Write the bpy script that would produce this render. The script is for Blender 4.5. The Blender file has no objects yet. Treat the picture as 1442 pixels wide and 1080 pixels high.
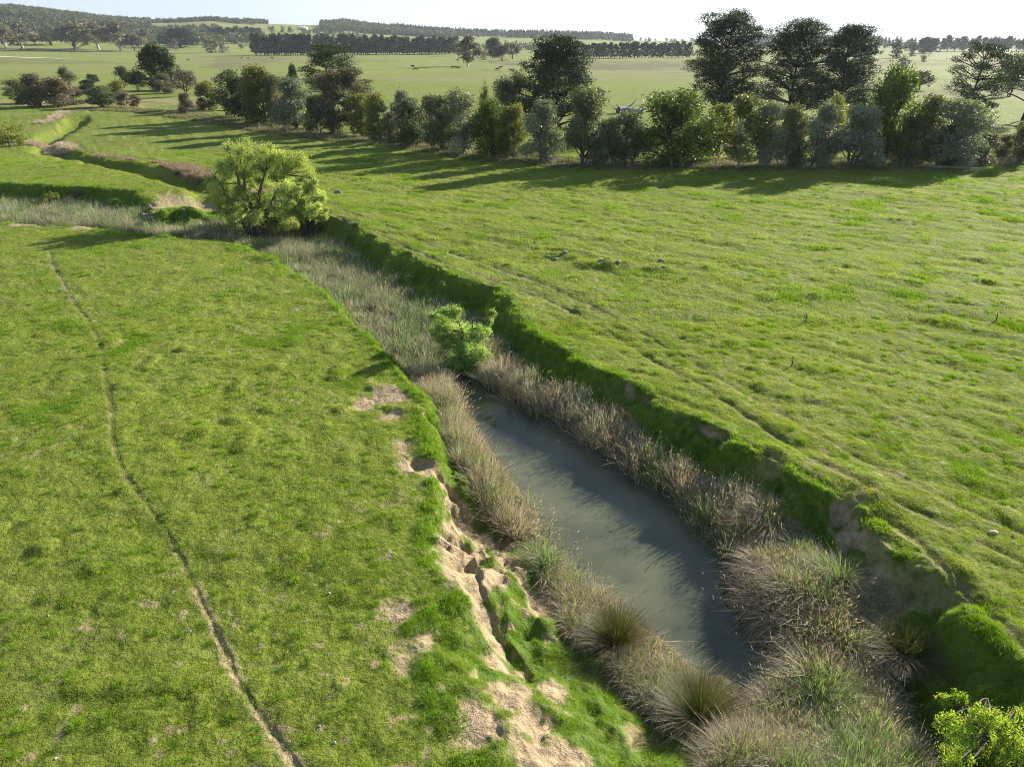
import bpy, math, random
import numpy as np
R = math.radians
C = bpy.context.scene.collection
SC = bpy.context.scene

# ------------------------------------------------------------------ camera, sky, sun
F = 1001.0; W0 = 1442.0; H0 = 1080.0; CAMZ = 15.0; PITCH = R(25.7)
cam = bpy.data.objects.new('camera', bpy.data.cameras.new('camera'))
cam.data.sensor_width = 36.0; cam.data.lens = 36.0 * F / W0
cam.data.clip_start = 0.5; cam.data.clip_end = 20000
cam.location = (0, 0, CAMZ); cam.rotation_euler = (R(90) - PITCH, 0, 0)
C.objects.link(cam); SC.camera = cam
SUN_AZ = R(49); SUN_EL = R(20.5)
S = np.array([math.sin(SUN_AZ) * math.cos(SUN_EL), math.cos(SUN_AZ) * math.cos(SUN_EL), math.sin(SUN_EL)])

world = bpy.data.worlds.new('World'); SC.world = world; world.use_nodes = True
nt = world.node_tree; nt.nodes.clear()
def N(tree, kind, **kw):
    n = tree.nodes.new(kind)
    for k, v in kw.items():
        if k in n.inputs: n.inputs[k].default_value = v
        else: setattr(n, k, v)
    return n
def L(tree, a, b): tree.links.new(a, b)
sky = N(nt, 'ShaderNodeTexSky', sky_type='NISHITA', sun_disc=False, sun_elevation=SUN_EL, sun_rotation=SUN_AZ,
        air_density=1.0, dust_density=0.2, ozone_density=1.2)
tc = N(nt, 'ShaderNodeTexCoord')
mp = N(nt, 'ShaderNodeMapping'); mp.inputs['Scale'].default_value = (1.0, 1.0, 2.2)
L(nt, tc.outputs['Generated'], mp.inputs['Vector'])
cn = N(nt, 'ShaderNodeTexNoise', Scale=2.3, Detail=7.0, Roughness=0.55, Distortion=0.25)
L(nt, mp.outputs[0], cn.inputs['Vector'])
cr = N(nt, 'ShaderNodeValToRGB')
cr.color_ramp.elements[0].position = 0.36; cr.color_ramp.elements[0].color = (0.45, 0.45, 0.45, 1)
cr.color_ramp.elements[1].position = 0.62; cr.color_ramp.elements[1].color = (0.95, 0.95, 0.95, 1)
L(nt, cn.outputs['Fac'], cr.inputs['Fac'])
mx = N(nt, 'ShaderNodeMix', data_type='RGBA')
sz = N(nt, 'ShaderNodeSeparateXYZ'); L(nt, tc.outputs['Generated'], sz.inputs[0])
hz = N(nt, 'ShaderNodeMapRange'); hz.inputs[1].default_value = .03; hz.inputs[2].default_value = .45; hz.inputs[3].default_value = 1.0; hz.inputs[4].default_value = .22; L(nt, sz.outputs['Z'], hz.inputs[0])
cm_ = N(nt, 'ShaderNodeMath', operation='MULTIPLY'); L(nt, cr.outputs['Color'], cm_.inputs[0]); L(nt, hz.outputs[0], cm_.inputs[1])
L(nt, cm_.outputs[0], mx.inputs[0]); L(nt, sky.outputs[0], mx.inputs[6])
mx.inputs[7].default_value = (4.2, 5.4, 6.9, 1)
bg = N(nt, 'ShaderNodeBackground'); bg.inputs['Strength'].default_value = 0.052
L(nt, mx.outputs[2], bg.inputs['Color'])
wo = N(nt, 'ShaderNodeOutputWorld'); L(nt, bg.outputs[0], wo.inputs['Surface'])

sl = bpy.data.lights.new('sun', 'SUN'); sl.energy = 5.0; sl.angle = R(0.5); sl.color = (1.0, 0.93, 0.80)
so = bpy.data.objects.new('sun', sl); C.objects.link(so)
so.rotation_euler = (R(90) - SUN_EL, 0, math.pi - SUN_AZ)
SC.view_settings.view_transform = 'Standard'; SC.view_settings.look = 'None'
SC.view_settings.exposure = 1.45; SC.view_settings.gamma = 1.0
SC.cycles.use_adaptive_sampling = True; SC.cycles.filter_width = 1.0; SC.cycles.use_denoising = True; SC.cycles.denoising_prefilter = 'NONE'
SC.cycles.max_bounces = 6; SC.cycles.diffuse_bounces = 2; SC.cycles.glossy_bounces = 2
SC.cycles.transmission_bounces = 3; SC.cycles.volume_bounces = 0; SC.cycles.transparent_max_bounces = 4

# ------------------------------------------------------------------ projection of photo points onto the land
SP, CP = math.sin(PITCH), math.cos(PITCH)
def ray(px, py):
    px = np.asarray(px, float); py = np.asarray(py, float)
    u = px - W0 / 2; v = H0 / 2 - py
    return u, F * CP + v * SP, v * CP - F * SP         # x, forward, up
def P(px, py, z=0.0):
    x, f, u = ray(px, py); s = (z - CAMZ) / u
    return np.stack([x * s, f * s], -1)
def pix(x, y, z):
    d = z - CAMZ; a = y * CP - d * SP; b = y * SP + d * CP
    return W0 / 2 + F * x / a, H0 / 2 - F * b / a
def ztop(py, Y):                                       # height at which the ray of row py passes over distance Y
    _, f, u = ray(0, py); return CAMZ + u / f * Y

# ------------------------------------------------------------------ noise
def _h(ix, iy, seed):
    n = (ix.astype(np.int64) * 374761393 + iy.astype(np.int64) * 668265263 + seed * 974634777) & 0xffffffff
    n = ((n ^ (n >> 13)) * 1274126177) & 0xffffffff
    return ((n ^ (n >> 16)) & 0xffff) / 65535.0
def vn(x, y, seed=0):
    xf = np.floor(x); yf = np.floor(y); fx = x - xf; fy = y - yf
    fx = fx * fx * fx * (fx * (fx * 6 - 15) + 10); fy = fy * fy * fy * (fy * (fy * 6 - 15) + 10)
    a = _h(xf, yf, seed); b = _h(xf + 1, yf, seed); c = _h(xf, yf + 1, seed); d = _h(xf + 1, yf + 1, seed)
    return (a * (1 - fx) + b * fx) * (1 - fy) + (c * (1 - fx) + d * fx) * fy
def fbm(x, y, o=4, seed=0):                            # about -1 .. 1
    s = 0; a = 1.0; t = 0
    for i in range(o):
        s = s + a * (vn(x * 2 ** i + 17.3 * i, y * 2 ** i - 9.1 * i, seed + i) * 2 - 1); t += a; a *= 0.5
    return s / t
def sm(a, b, x):
    t = np.clip((x - a) / (b - a), 0, 1); return t * t * (3 - 2 * t)

def inside(x, y, poly):
    r = np.zeros(np.shape(x), bool)
    n = len(poly)
    for i in range(n):
        x0, y0 = poly[i]; x1, y1 = poly[(i + 1) % n]
        if y0 == y1: continue
        c = ((y0 > y) != (y1 > y)) & (x < (x1 - x0) * (y - y0) / (y1 - y0) + x0)
        r ^= c
    return r
def dline(x, y, pts, vals=None, closed=False):         # distance to a line and the value carried along it
    best = np.full(np.shape(x), 1e9); val = np.zeros(np.shape(x)) if vals is not None else None
    n = len(pts); m = n if closed else n - 1
    for i in range(m):
        a = pts[i]; b = pts[(i + 1) % n]; dx, dy = b[0] - a[0], b[1] - a[1]
        t = np.clip(((x - a[0]) * dx + (y - a[1]) * dy) / max(dx * dx + dy * dy, 1e-9), 0, 1)
        d = (x - a[0] - t * dx) ** 2 + (y - a[1] - t * dy) ** 2
        k = d < best; best = np.where(k, d, best)
        if vals is not None:
            v = vals[i] * (1 - t) + vals[(i + 1) % n] * t; val = np.where(k, v, val)
    return (np.sqrt(best), val) if vals is not None else np.sqrt(best)

# ------------------------------------------------------------------ the creek: bank crest (photo points, width of bank)
CREST = [(700,1260,6),(680,1120,6),(640,1010,6),(600,920,5.5),(595,860,5),(612,800,4.6),(622,730,3.6),(612,665,2.4),(598,600,1.6),
 (586,560,1.4),(562,520,1.4),(520,480,1.5),(470,430,1.5),(424,392,1.6),(372,362,2),(330,347,2),(250,338,2.6),(150,322,2.6),(60,318,2.4),(-60,312,2.5),(-420,300,2.5),
 (-420,250,2.0),(-60,256,2.0),(60,262,2),(150,266,2.2),(215,274,3),(262,290,4),(300,284,6),(330,262,6),(400,284,4),(465,303,2.6),
 (540,340,2.6),(620,378,2.5),(692,405,2.6),(735,450,2.4),(805,492,2.4),(880,532,2.5),(955,582,2.6),(1030,622,2.6),(1095,648,2.6),(1130,672,2.8),(1200,708,3.2),
 (1290,788,3.4),(1370,850,3.4),(1442,915,3.6),(1620,1060,3.6),(1800,1260,4)]
CRW = P([c[0] for c in CREST], [c[1] for c in CREST]); CRV = [c[2] for c in CREST]
CRV_L = CRW
TRIB = P([300, 288, 240, 205, 170, 128, 98, 66, 64, 92, 110], [292, 262, 250, 240, 234, 224, 216, 206, 192, 178, 166])
POOL = P([628,655,676,706,742,765,800,840,900,960,1030,1085,1098,1062,1038,1020,1016,1030,1012,968,946,905,862,800,742,702,676,650,622,606],
         [520,560,606,652,700,750,800,832,872,922,962,962,925,896,872,850,815,790,772,732,690,676,638,600,575,548,532,510,505,510], -2.0)
PUDDLES = [(P([180,215,250,262,240,190], [316,310,307,311,318,322], -2), .25), (P([312,330,345,342,322], [331,326,329,340,341], -2), .3),
           (P([300,318,322,306], [280,279,290,291], -2), .3),
           (P([1245,1290,1315,1310,1275,1250], [955,960,1000,1060,1075,1020], -2), .25)]
PATH_L = P([66,70,76,100,125,141,147,150,157,160,172,200,236,262,290,312,332,358,378,404,430],
           [338,352,378,420,453,486,512,540,575,625,662,702,748,800,858,905,952,995,1022,1058,1100])
PATH_R = P([458,500,560,640,700,770,850,930,1000,1050,1150,1240,1330,1420,1500], [300,318,342,374,396,418,460,510,548,583,645,692,735,780,815])
PATH_R2 = P([475,540,620,700,780,860,950,1040,1150,1250,1350,1450], [296,318,348,376,404,442,492,546,608,660,708,752])
PATH_C = P([880,960,1040,1080,1150,1200,1250,1300,1350,1390,1442,1540], [536,580,618,634,672,700,727,768,818,858,908,985])
PATH_F = P([96,120,150,220,262,300,340], [192,206,215,226,236,244,252])
GULLY = [(P([590,640,662,690,706,736,760,772], [652,672,700,716,742,768,792,812]), .42, .45),
         (P([640,652,668,690,712,742], [740,778,812,858,888,908]), .36, .42),
         (P([1185,1200,1222,1262], [735,780,812,850], -.9), .35, .3)]
SANDS = [(549,556,1.1),(514,566,.8),(568,626,.8),(553,585,.7),(575,655,.7),(655,755,1.0),(648,790,1.0),(645,712,.9),(560,860,.7),(668,1020,.75),(722,966,.75),(750,1000,.7),
         (775,1050,.95),(700,905,.6),(575,925,.6),(600,900,.5),(780,940,.5),(645,690,.9),(690,790,.7),(700,720,.8)]
SANDW = [(P(a, b), r) for a, b, r in SANDS]
SCARP = [(P(1082,672,-.9), .75), (P(1285,850,-1.2), 1.0), (P(1335,862,-1.), .8), (P(1200,720,-.8), .8), (P(1230,812,-1.4), .8),(P(1240,745,-.6),.6)]
VERGE = P([-200,0,100,200,270,350,450,560,680,800,1000,1200,1442,1700], [150,152,155,160,168,181,197,209,226,236,238,238,234,230])

SKY = np.array([(-900,34),(-300,17),(0,13),(30,12),(60,15),(115,21),(150,25),(200,29),(240,28),(300,24),(360,27),(400,29),(455,30),(490,27),(520,33),(560,36),(600,41),(640,44),(700,46),
                (760,47),(850,50),(880,53),(900,55),(975,56),(1050,55),(1080,55),(1200,56.5),(1280,57.5),(1442,58),(1800,57),(2600,50)], float)
RIDGE = 2600.0
def far_h(x, y):
    r = np.hypot(x, y); yy = np.maximum(y, 1e-3)
    px = np.where(y > 0.3 * np.abs(x), W0 / 2 + (F * CP + 482 * SP) * x / yy, np.where(x > 0, 2600, -900))
    zt = ztop(np.interp(px, SKY[:, 0], SKY[:, 1]), RIDGE * 0.86)
    zt = np.maximum(zt - 4, 2)
    r0 = np.interp(px, [-300, 300, 500, 900, 1442], [900, 1000, 1250, 1300, 1500])
    up = sm(0, 1, (r - r0) / (RIDGE - r0)) * zt * 0.96
    up = up * (1 + 0.12 * fbm(x / 420, y / 420, 3, 5) * sm(RIDGE * 1.0, r0, r))
    bench = 9 * sm(900, 1500, r) * (0.5 + 0.5 * fbm(x / 600, y / 600, 2, 9)) * sm(2300, 1800, r)
    back = sm(RIDGE, RIDGE * 1.5, r)
    return (up + bench * 0.4) * (1 - back) + back * zt * 0.4
def height(x, y, full=False):
    x = np.asarray(x, float); y = np.asarray(y, float); r = np.hypot(x, y)
    bare = np.zeros(x.shape); mud_shade = np.zeros(x.shape); lush = np.zeros(x.shape)
    z = 0.25 * fbm(x / 23, y / 23, 3, 1) * sm(8, 60, r) + far_h(x, y)
    n = r < 220
    X, Y = x[n], y[n]
    zz = z[n]; near = sm(150, 60, r[n])
    # tufty pasture
    rgt = dline(X, Y, CRW[30:]) ; 
    a = 0.62; u = X * math.cos(a) - Y * math.sin(a); v = X * math.sin(a) + Y * math.cos(a)
    side = sm(-2, 6, X + 0.62 * Y - 18)
    det = 0.045 * fbm(X / .5, Y / .5, 3, 11) + 0.05 * fbm(X / 1.3, Y / 1.3, 3, 16) + 0.085 * fbm(u / 3.4, v / 1.2, 4, 12) * (0.35 + side) + 0.10 * fbm(u / 9, v / 4, 2, 13) * (0.4 + side)
    tuf = np.clip(vn(X / 1.1, Y / 1.1, 14) - .80, 0, 1) * .9 * vn(X / 4, Y / 4, 15)
    det = det + tuf
    # creek
    wob = 0.75 * fbm(X / 2.1, Y / 2.1, 3, 21) + .22 * fbm(X / .5, Y / .5, 2, 22)
    ins = inside(X, Y, CRW); d, wv = dline(X, Y, CRW, CRV, True)
    wv0 = wv; wv = wv * (1.1 + .6 * fbm(X / 3.1, Y / 3.1, 2, 28)) ** (wv < 4); sd = np.where(ins, d, -d) + wob * np.clip(wv / 2.4, .7, 1.6)
    t = np.clip(sd / wv, 0, 1)
    steep = 1 - (1 - t) ** 1.7; soft = t * t * (3 - 2 * t)
    k = sm(3.2, 4.6, wv); prof = steep * (1 - k) + soft * k
    dep = 1.85
    carve = dep * prof
    # slumps: little ledges along the right bank
    led = (.60 * fbm(X / 1.1, Y / 1.1, 4, 23) + .18 * fbm(X / .45, Y / .45, 2, 29)) * np.clip(t * 3, 0, 1) * np.clip((1 - t) * 3, 0, 1) * sm(4.6, 3.6, wv0)
    lip = .10 * np.exp(-((sd + .5) / .45) ** 2) * (0.4 + .6 * vn(X / .8, Y / .8, 24))
    c = -carve + led + lip
    dt = dline(X, Y, TRIB); wt = 2.6 + 1.2 * fbm(X / 4, Y / 4, 2, 25)
    c = np.minimum(c, -1.0 * sm(wt, wt * .25, dt) + 0 * c)
    # open water
    dp = dline(X, Y, POOL, None, True); pin = inside(X, Y, POOL)
    sp = np.where(pin, dp, -dp) + .25 * fbm(X / .8, Y / .8, 2, 26)
    c = c - .55 * sm(-.5, .6, sp) * (t > .5)
    for pp, dd in PUDDLES:
        q = inside(X, Y, pp); dq = dline(X, Y, pp, None, True); sq = np.where(q, dq, -dq) + .3 * fbm(X / .7, Y / .7, 2, 27)
        c = c - dd * sm(-.3, .4, sq) * (t > .4)
    inn = sm(.0, .35, t)
    zz = zz * (1 - inn * .8) + det * (1 - .5 * inn) + c
    # shadowed far paddock dips a little towards the left
    zz = zz - .5 * sm(-30, -75, X) * sm(95, 125, Y) * sm(170, 150, Y)
    b = bare[n]; m = mud_shade[n]; lu = lush[n]
    jx = .09 * fbm(X / .35, Y / .35, 2, 31) + .13 * fbm(X / 1.8, Y / 1.8, 2, 32)
    for pth, w, dpth, s in ((PATH_L, .085, .05, .95), (PATH_R, .15, .07, .35), (PATH_R2, .14, .055, .2), (PATH_C, .17, .12, .8), (PATH_F, .3, .1, .3)):
        dd = np.abs(dline(X, Y, pth) + jx * .7)
        g = np.exp(-(dd / w) ** 2); zz = zz - dpth * g
        wb = w * .85 * (1 + 1.3 * (s > .9) * sm(24, 15, Y)); th = .30 - .22 * (s > .9) * sm(22, 15, Y); b = np.maximum(b, s * np.exp(-(dd / wb) ** 2) * sm(th, th + .32, vn(X / 1.3, Y / 1.3, 33)))
        m = np.maximum(m, .75 * np.exp(-(dd / (w * 1.1)) ** 2))
    for pth, w, dpth in GULLY:
        dd = dline(X, Y, pth) + jx * 1.2
        w = w * (.75 + .6 * vn(X / .8, Y / .8, 43)); g = sm(w * 1.35, w * .55, dd) * (t < .95) * sm(-1.75, -1.2, zz); zz = zz - dpth * .5 * g
        b = np.maximum(b, sm(w * 1.5, w * .9, dd) * .9 * sm(-.25, .1, fbm(X / .7, Y / .7, 3, 44) + .12))
    sn = fbm(X / .45, Y / .45, 4, 34); sn2 = fbm(X / 1.6, Y / 1.6, 3, 35)
    for (sx, sy), sr in SANDW:
        dd = np.hypot((X - sx), (Y - sy) * .8) / sr
        b = np.maximum(b, sm(.95, .45, dd + .45 * sn + .35 * sn2))
        zz = zz - .05 * sm(.9, .5, dd + .4 * sn)
    for (sx, sy), sr in SCARP:
        dd = np.hypot(X - sx, Y - sy) / sr
        m2 = sm(.95, .6, dd + .35 * sn)
        b = np.maximum(b, .45 * m2); zz = zz - .12 * m2
    # sparse worn ground on the left slope
    slope_l = sm(4.2, 5.2, wv) * sm(-2.2, .3, sd) * (t < .8)
    b = np.maximum(b, slope_l * sm(.36, .7, sn2 + .5 * sn) * .6)
    # crumbly spit where the side creek comes in
    sx, sy = P(262, 282, -.4); dd = np.hypot((X - sx) / 6.0, (Y - sy) / 4.5)
    b = np.maximum(b, sm(1.0, .5, dd + .5 * sn2 + .2 * sn) * .8); zz = np.where(dd < 1.4, np.minimum(zz, zz * (1 - .62 * sm(1.3, .3, dd)) - 1.1 * sm(1.3, .2, dd) * (zz > -1.0)), zz)
    sx, sy = P(370, 282, -1.2); dd = np.hypot((X - sx) / 5.0, (Y - sy) / 3.0); b = np.maximum(b, sm(1.0, .5, dd + .4 * sn2) * .8)
    for q in ((42, 316), (125, 319)):
        sx, sy = P(*q); dd = np.hypot((X - sx) / 2.0, (Y - sy) / 1.6); b = np.maximum(b, sm(1.0, .6, dd + .4 * sn2) * .9)
    b = np.maximum(b, sm(.84, .9, vn(X / .33, Y / .33, 36)) * sm(.58, .7, vn(X / 5, Y / 5, 37)) * .6)
    b = b * (1 - .8 * sm(.8, .92, t) * (X > -12)); m = np.maximum(m, sm(.75, .95, t) * .85)
    lu = np.maximum(lu, sm(0, .3, t) * sm(.95, .75, t))
    lu = np.maximum(lu, .6 * sm(-.9, -.1, sd))
    # rocky mounds on the right paddock
    for q, w in (((790, 358), 2.2), ((855, 372), 1.8), ((932, 378), 1.2)):
        sx, sy = P(*q); dd = np.hypot((X - sx) / (w * 1.5), (Y - sy) / w)
        zz = zz + .22 * sm(1, .2, dd) * (0.1 + 1.9 * vn(X / .8, Y / .8, 38)); m = np.maximum(m, .45 * sm(1.05, .5, dd + .5 * sn2) * sm(.45, .6, vn(X / .8, Y / .8, 39)))
    # litter and dry grass under the hedgerow
    dv = dline(X, Y, VERGE); ab = sm(-1.2, 1.2, Y - np.interp(X, VERGE[:, 0], VERGE[:, 1]) + 1.2 * fbm(X / 2, Y / 2, 2, 39))
    vg = ab * sm(11, 6, dv)
    m = np.maximum(m, vg * .9 * sm(-.5, .1, fbm(X / 3, Y / 3, 3, 40) + .35))
    zz = zz + vg * .15 * fbm(X / .9, Y / .9, 2, 41)
    z[n] = zz; bare[n] = b; mud_shade[n] = m; lush[n] = lu
    if full:
        f = (r > 140) & (r < 1400); FX, FY = x[f], y[f]; mm = mud_shade[f]; w1 = fbm(FX / 40, FY / 90, 3, 81) * 14; w2 = fbm(FX / 9, FY / 22, 3, 82)
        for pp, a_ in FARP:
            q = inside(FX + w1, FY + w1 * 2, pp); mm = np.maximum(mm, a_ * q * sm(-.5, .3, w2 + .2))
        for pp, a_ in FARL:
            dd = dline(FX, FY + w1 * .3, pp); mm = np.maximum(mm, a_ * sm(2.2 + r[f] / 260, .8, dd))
        mud_shade[f] = mm
        q = inside(x, y, P([-300, 0, 150, 290, 330, 280, 150, 0, -300], [136, 140, 141, 136, 146, 156, 151, 149, 148])); bare = np.maximum(bare, q * .5 * sm(-.4, .3, fbm(x / 6, y / 6, 3, 83) + .1))
        tt = np.zeros(x.shape); tt[n] = t; pw = np.full(x.shape, -9.0); pw[n] = sp
        sdd = np.full(x.shape, -99.0); sdd[n] = sd; vv = np.zeros(x.shape); vv[n] = vg
        return z, bare, mud_shade, lush, tt, pw, sdd, vv
    return z
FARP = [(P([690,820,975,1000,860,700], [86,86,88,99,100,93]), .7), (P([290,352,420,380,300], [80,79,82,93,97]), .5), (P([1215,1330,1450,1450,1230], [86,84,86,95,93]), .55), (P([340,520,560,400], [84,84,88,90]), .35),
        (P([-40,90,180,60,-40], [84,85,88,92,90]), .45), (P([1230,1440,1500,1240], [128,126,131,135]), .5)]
FARL = [(P([560,600,660,720], [95,96,97,101]), .7), (P([-40,60,180], [80,85,90]), .6), (P([700,850,1000,1060], [101,103,103,104]), .4), (P([1190,1330,1480], [97,97,99]), .6), (P([1230,1350,1480], [112,112,115]), .5), (P([150,200,260,290], [142,143,146,150]), .5)]  # dark streaks painted in; the first stands for grass shadow along a bank
def H1(x, y): return float(height(np.array([x]), np.array([y]))[0])
def ground_at(px, py):                                 # where the sight line of a photo point meets the land
    x, f, u = ray(px, py)
    ts = np.geomspace(8, 5200, 900) / f
    X, Y, Z = x * ts, f * ts, CAMZ + u * ts
    k = np.nonzero(Z <= height(X, Y))[0]
    i = k[0] if len(k) else len(ts) - 1
    return np.array([X[i], Y[i]])

# ------------------------------------------------------------------ mesh helpers
def mesh(name, V, Fs, mat=None, tint=None, smooth=False, attrs=None):
    V = np.asarray(V, np.float32)
    if isinstance(Fs, np.ndarray): Fs = [Fs]
    Fs = [f for f in Fs if len(f)]
    me = bpy.data.meshes.new(name)
    me.vertices.add(len(V)); me.vertices.foreach_set('co', V.ravel())
    idx = np.concatenate([f.ravel() for f in Fs]).astype(np.int32)
    sizes = np.concatenate([np.full(len(f), f.shape[1]) for f in Fs]).astype(np.int32)
    st = np.concatenate([[0], np.cumsum(sizes)[:-1]]).astype(np.int32)
    me.loops.add(len(idx)); me.loops.foreach_set('vertex_index', idx)
    me.polygons.add(len(sizes)); me.polygons.foreach_set('loop_start', st)
    try: me.polygons.foreach_set('loop_total', sizes)
    except Exception: pass
    if smooth: me.polygons.foreach_set('use_smooth', np.ones(len(sizes), bool))
    me.update(calc_edges=True)
    if tint is not None:
        at = me.color_attributes.new('tint', 'FLOAT_COLOR', 'POINT')
        T = np.ones((len(V), 4), np.float32); T[:, :tint.shape[1]] = tint; at.data.foreach_set('color', T.ravel())
    if mat: me.materials.append(mat)
    return me
def obj(name, me, parent=None, loc=None):
    o = bpy.data.objects.new(name, me); C.objects.link(o)
    if parent is not None: o.parent = parent
    if loc is not None: o.location = loc
    return o
def tag(o, label=None, cat=None, group=None, kind=None):
    if label: o['label'] = label
    if cat: o['category'] = cat
    if group: o['group'] = group
    if kind: o['kind'] = kind
    return o
def join(parts):                                       # parts: list of (V, [F..], tint)
    V = []; F3 = []; F4 = []; T = []; k = 0
    for v, fs, t in parts:
        v = np.asarray(v, float); V.append(v); T.append(np.broadcast_to(np.asarray(t, float), (len(v), 3)))
        for f in (fs if isinstance(fs, list) else [fs]):
            (F3 if f.shape[1] == 3 else F4).append(f + k)
        k += len(v)
    Fs = []
    if F3: Fs.append(np.concatenate(F3))
    if F4: Fs.append(np.concatenate(F4))
    return np.concatenate(V), Fs, np.concatenate(T)
def unit(v): return v / np.maximum(np.linalg.norm(v, axis=-1, keepdims=True), 1e-9)
def tube(pts, rad, n=7, rng=None, rough=0.0):
    pts = np.asarray(pts, float); m = len(pts); V = []
    t = unit(np.gradient(pts, axis=0)); ref = np.array([0.31, 0.95, 0.05])
    a = unit(np.cross(t, ref)); b = np.cross(t, a)
    th = np.arange(n) / n * 2 * math.pi
    rr = np.asarray(rad, float)[:, None] * np.ones(n)
    if rng is not None: rr = rr * (1 + rough * rng.normal(size=rr.shape))
    V = pts[:, None] + rr[..., None] * (np.cos(th)[None, :, None] * a[:, None] + np.sin(th)[None, :, None] * b[:, None])
    V = V.reshape(-1, 3); i = np.arange(m - 1)[:, None] * n; j = np.arange(n)[None]; j2 = (j + 1) % n
    Q = np.stack([i + j, i + j2, i + n + j2, i + n + j], -1).reshape(-1, 4)
    V = np.vstack([V, pts[-1] + t[-1] * rad[-1] * .5]); k = len(V) - 1; e = (m - 1) * n
    T3 = np.stack([e + np.arange(n), e + (np.arange(n) + 1) % n, np.full(n, k)], -1)
    return V, [Q, T3]
def box(c, s, rz=0.0):
    V = np.array([[x, y, z] for z in (-.5, .5) for x, y in ((-.5, -.5), (.5, -.5), (.5, .5), (-.5, .5))]) * s
    cz, sz = math.cos(rz), math.sin(rz)
    V = np.stack([V[:, 0] * cz - V[:, 1] * sz, V[:, 0] * sz + V[:, 1] * cz, V[:, 2]], -1) + np.asarray(c, float)
    return V, np.array([[0, 3, 2, 1], [4, 5, 6, 7], [0, 1, 5, 4], [1, 2, 6, 5], [2, 3, 7, 6], [3, 0, 4, 7]])
def blades(base, h, w, az, lean, bend, segs, rng, tints, face=None):
    n = len(base); t = np.linspace(0, 1, segs + 1)
    d = np.stack([np.cos(az), np.sin(az), 0 * az], -1)
    hor = (lean[:, None] * t + bend[:, None] * t ** 2)
    ver = t[None] * np.sqrt(np.clip(1 - (lean[:, None] + .6 * bend[:, None] * t) ** 2 * .6, .08, 1)) - .30 * np.clip(bend[:, None], 0, 2) * t ** 3
    c = base[:, None] + d[:, None] * (hor * h[:, None])[..., None] + np.array([0, 0, 1.0]) * (ver * h[:, None])[..., None]
    fa = (az + math.pi / 2 + rng.normal(0, .5, n)) if face is None else face
    s = np.stack([np.cos(fa), np.sin(fa), 0 * fa], -1)
    ww = (w[:, None] * (1 - t ** 1.6 * .92))
    V = np.stack([c - s[:, None] * ww[..., None] / 2, c + s[:, None] * ww[..., None] / 2], 2)
    if segs == 1:
        V = np.stack([V[:, 0, 0], V[:, 0, 1], c[:, 1]], 1).reshape(-1, 3)
        return V, [np.arange(3 * n).reshape(-1, 3)], np.repeat(tints, 3, 0)
    V = V.reshape(-1, 3); m = 2 * (segs + 1)
    k = (np.arange(n) * m)[:, None] + (np.arange(segs) * 2)[None]
    Q = np.stack([k, k + 1, k + 3, k + 2], -1).reshape(-1, 4)
    return V, [Q], np.repeat(tints, m, 0)

# ------------------------------------------------------------------ materials
def new_mat(name):
    m = bpy.data.materials.new(name); m.use_nodes = True; m.node_tree.nodes.clear(); return m, m.node_tree
def leaf_mat(name, col, trans=.4, rough=.55, var=.18, tcol=None, hue=.0, spec=.25):
    m, t = new_mat(name)
    at = N(t, 'ShaderNodeAttribute'); at.attribute_name = 'tint'
    oi = N(t, 'ShaderNodeObjectInfo')
    mr = N(t, 'ShaderNodeMapRange'); mr.inputs['To Min'].default_value = 1 - var; mr.inputs['To Max'].default_value = 1 + var
    L(t, oi.outputs['Random'], mr.inputs['Value'])
    a = N(t, 'ShaderNodeMix', data_type='RGBA', blend_type='MULTIPLY'); a.inputs[0].default_value = 1
    a.inputs[6].default_value = (*col, 1); L(t, at.outputs['Color'], a.inputs[7])
    b = N(t, 'ShaderNodeVectorMath', operation='SCALE'); L(t, a.outputs[2], b.inputs[0]); L(t, mr.outputs[0], b.inputs['Scale'])
    p = N(t, 'ShaderNodeBsdfPrincipled'); p.inputs['Roughness'].default_value = rough; p.inputs['Specular IOR Level'].default_value = spec
    L(t, b.outputs[0], p.inputs['Base Color'])
    tr = N(t, 'ShaderNodeBsdfTranslucent')
    c = N(t, 'ShaderNodeVectorMath', operation='MULTIPLY'); L(t, b.outputs[0], c.inputs[0]); c.inputs[1].default_value = tcol or (1.25, 1.3, .6)
    L(t, c.outputs[0], tr.inputs['Color'])
    ms = N(t, 'ShaderNodeMixShader'); ms.inputs[0].default_value = trans
    L(t, p.outputs[0], ms.inputs[1]); L(t, tr.outputs[0], ms.inputs[2])
    o = N(t, 'ShaderNodeOutputMaterial'); L(t, ms.outputs[0], o.inputs['Surface'])
    return m
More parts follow.
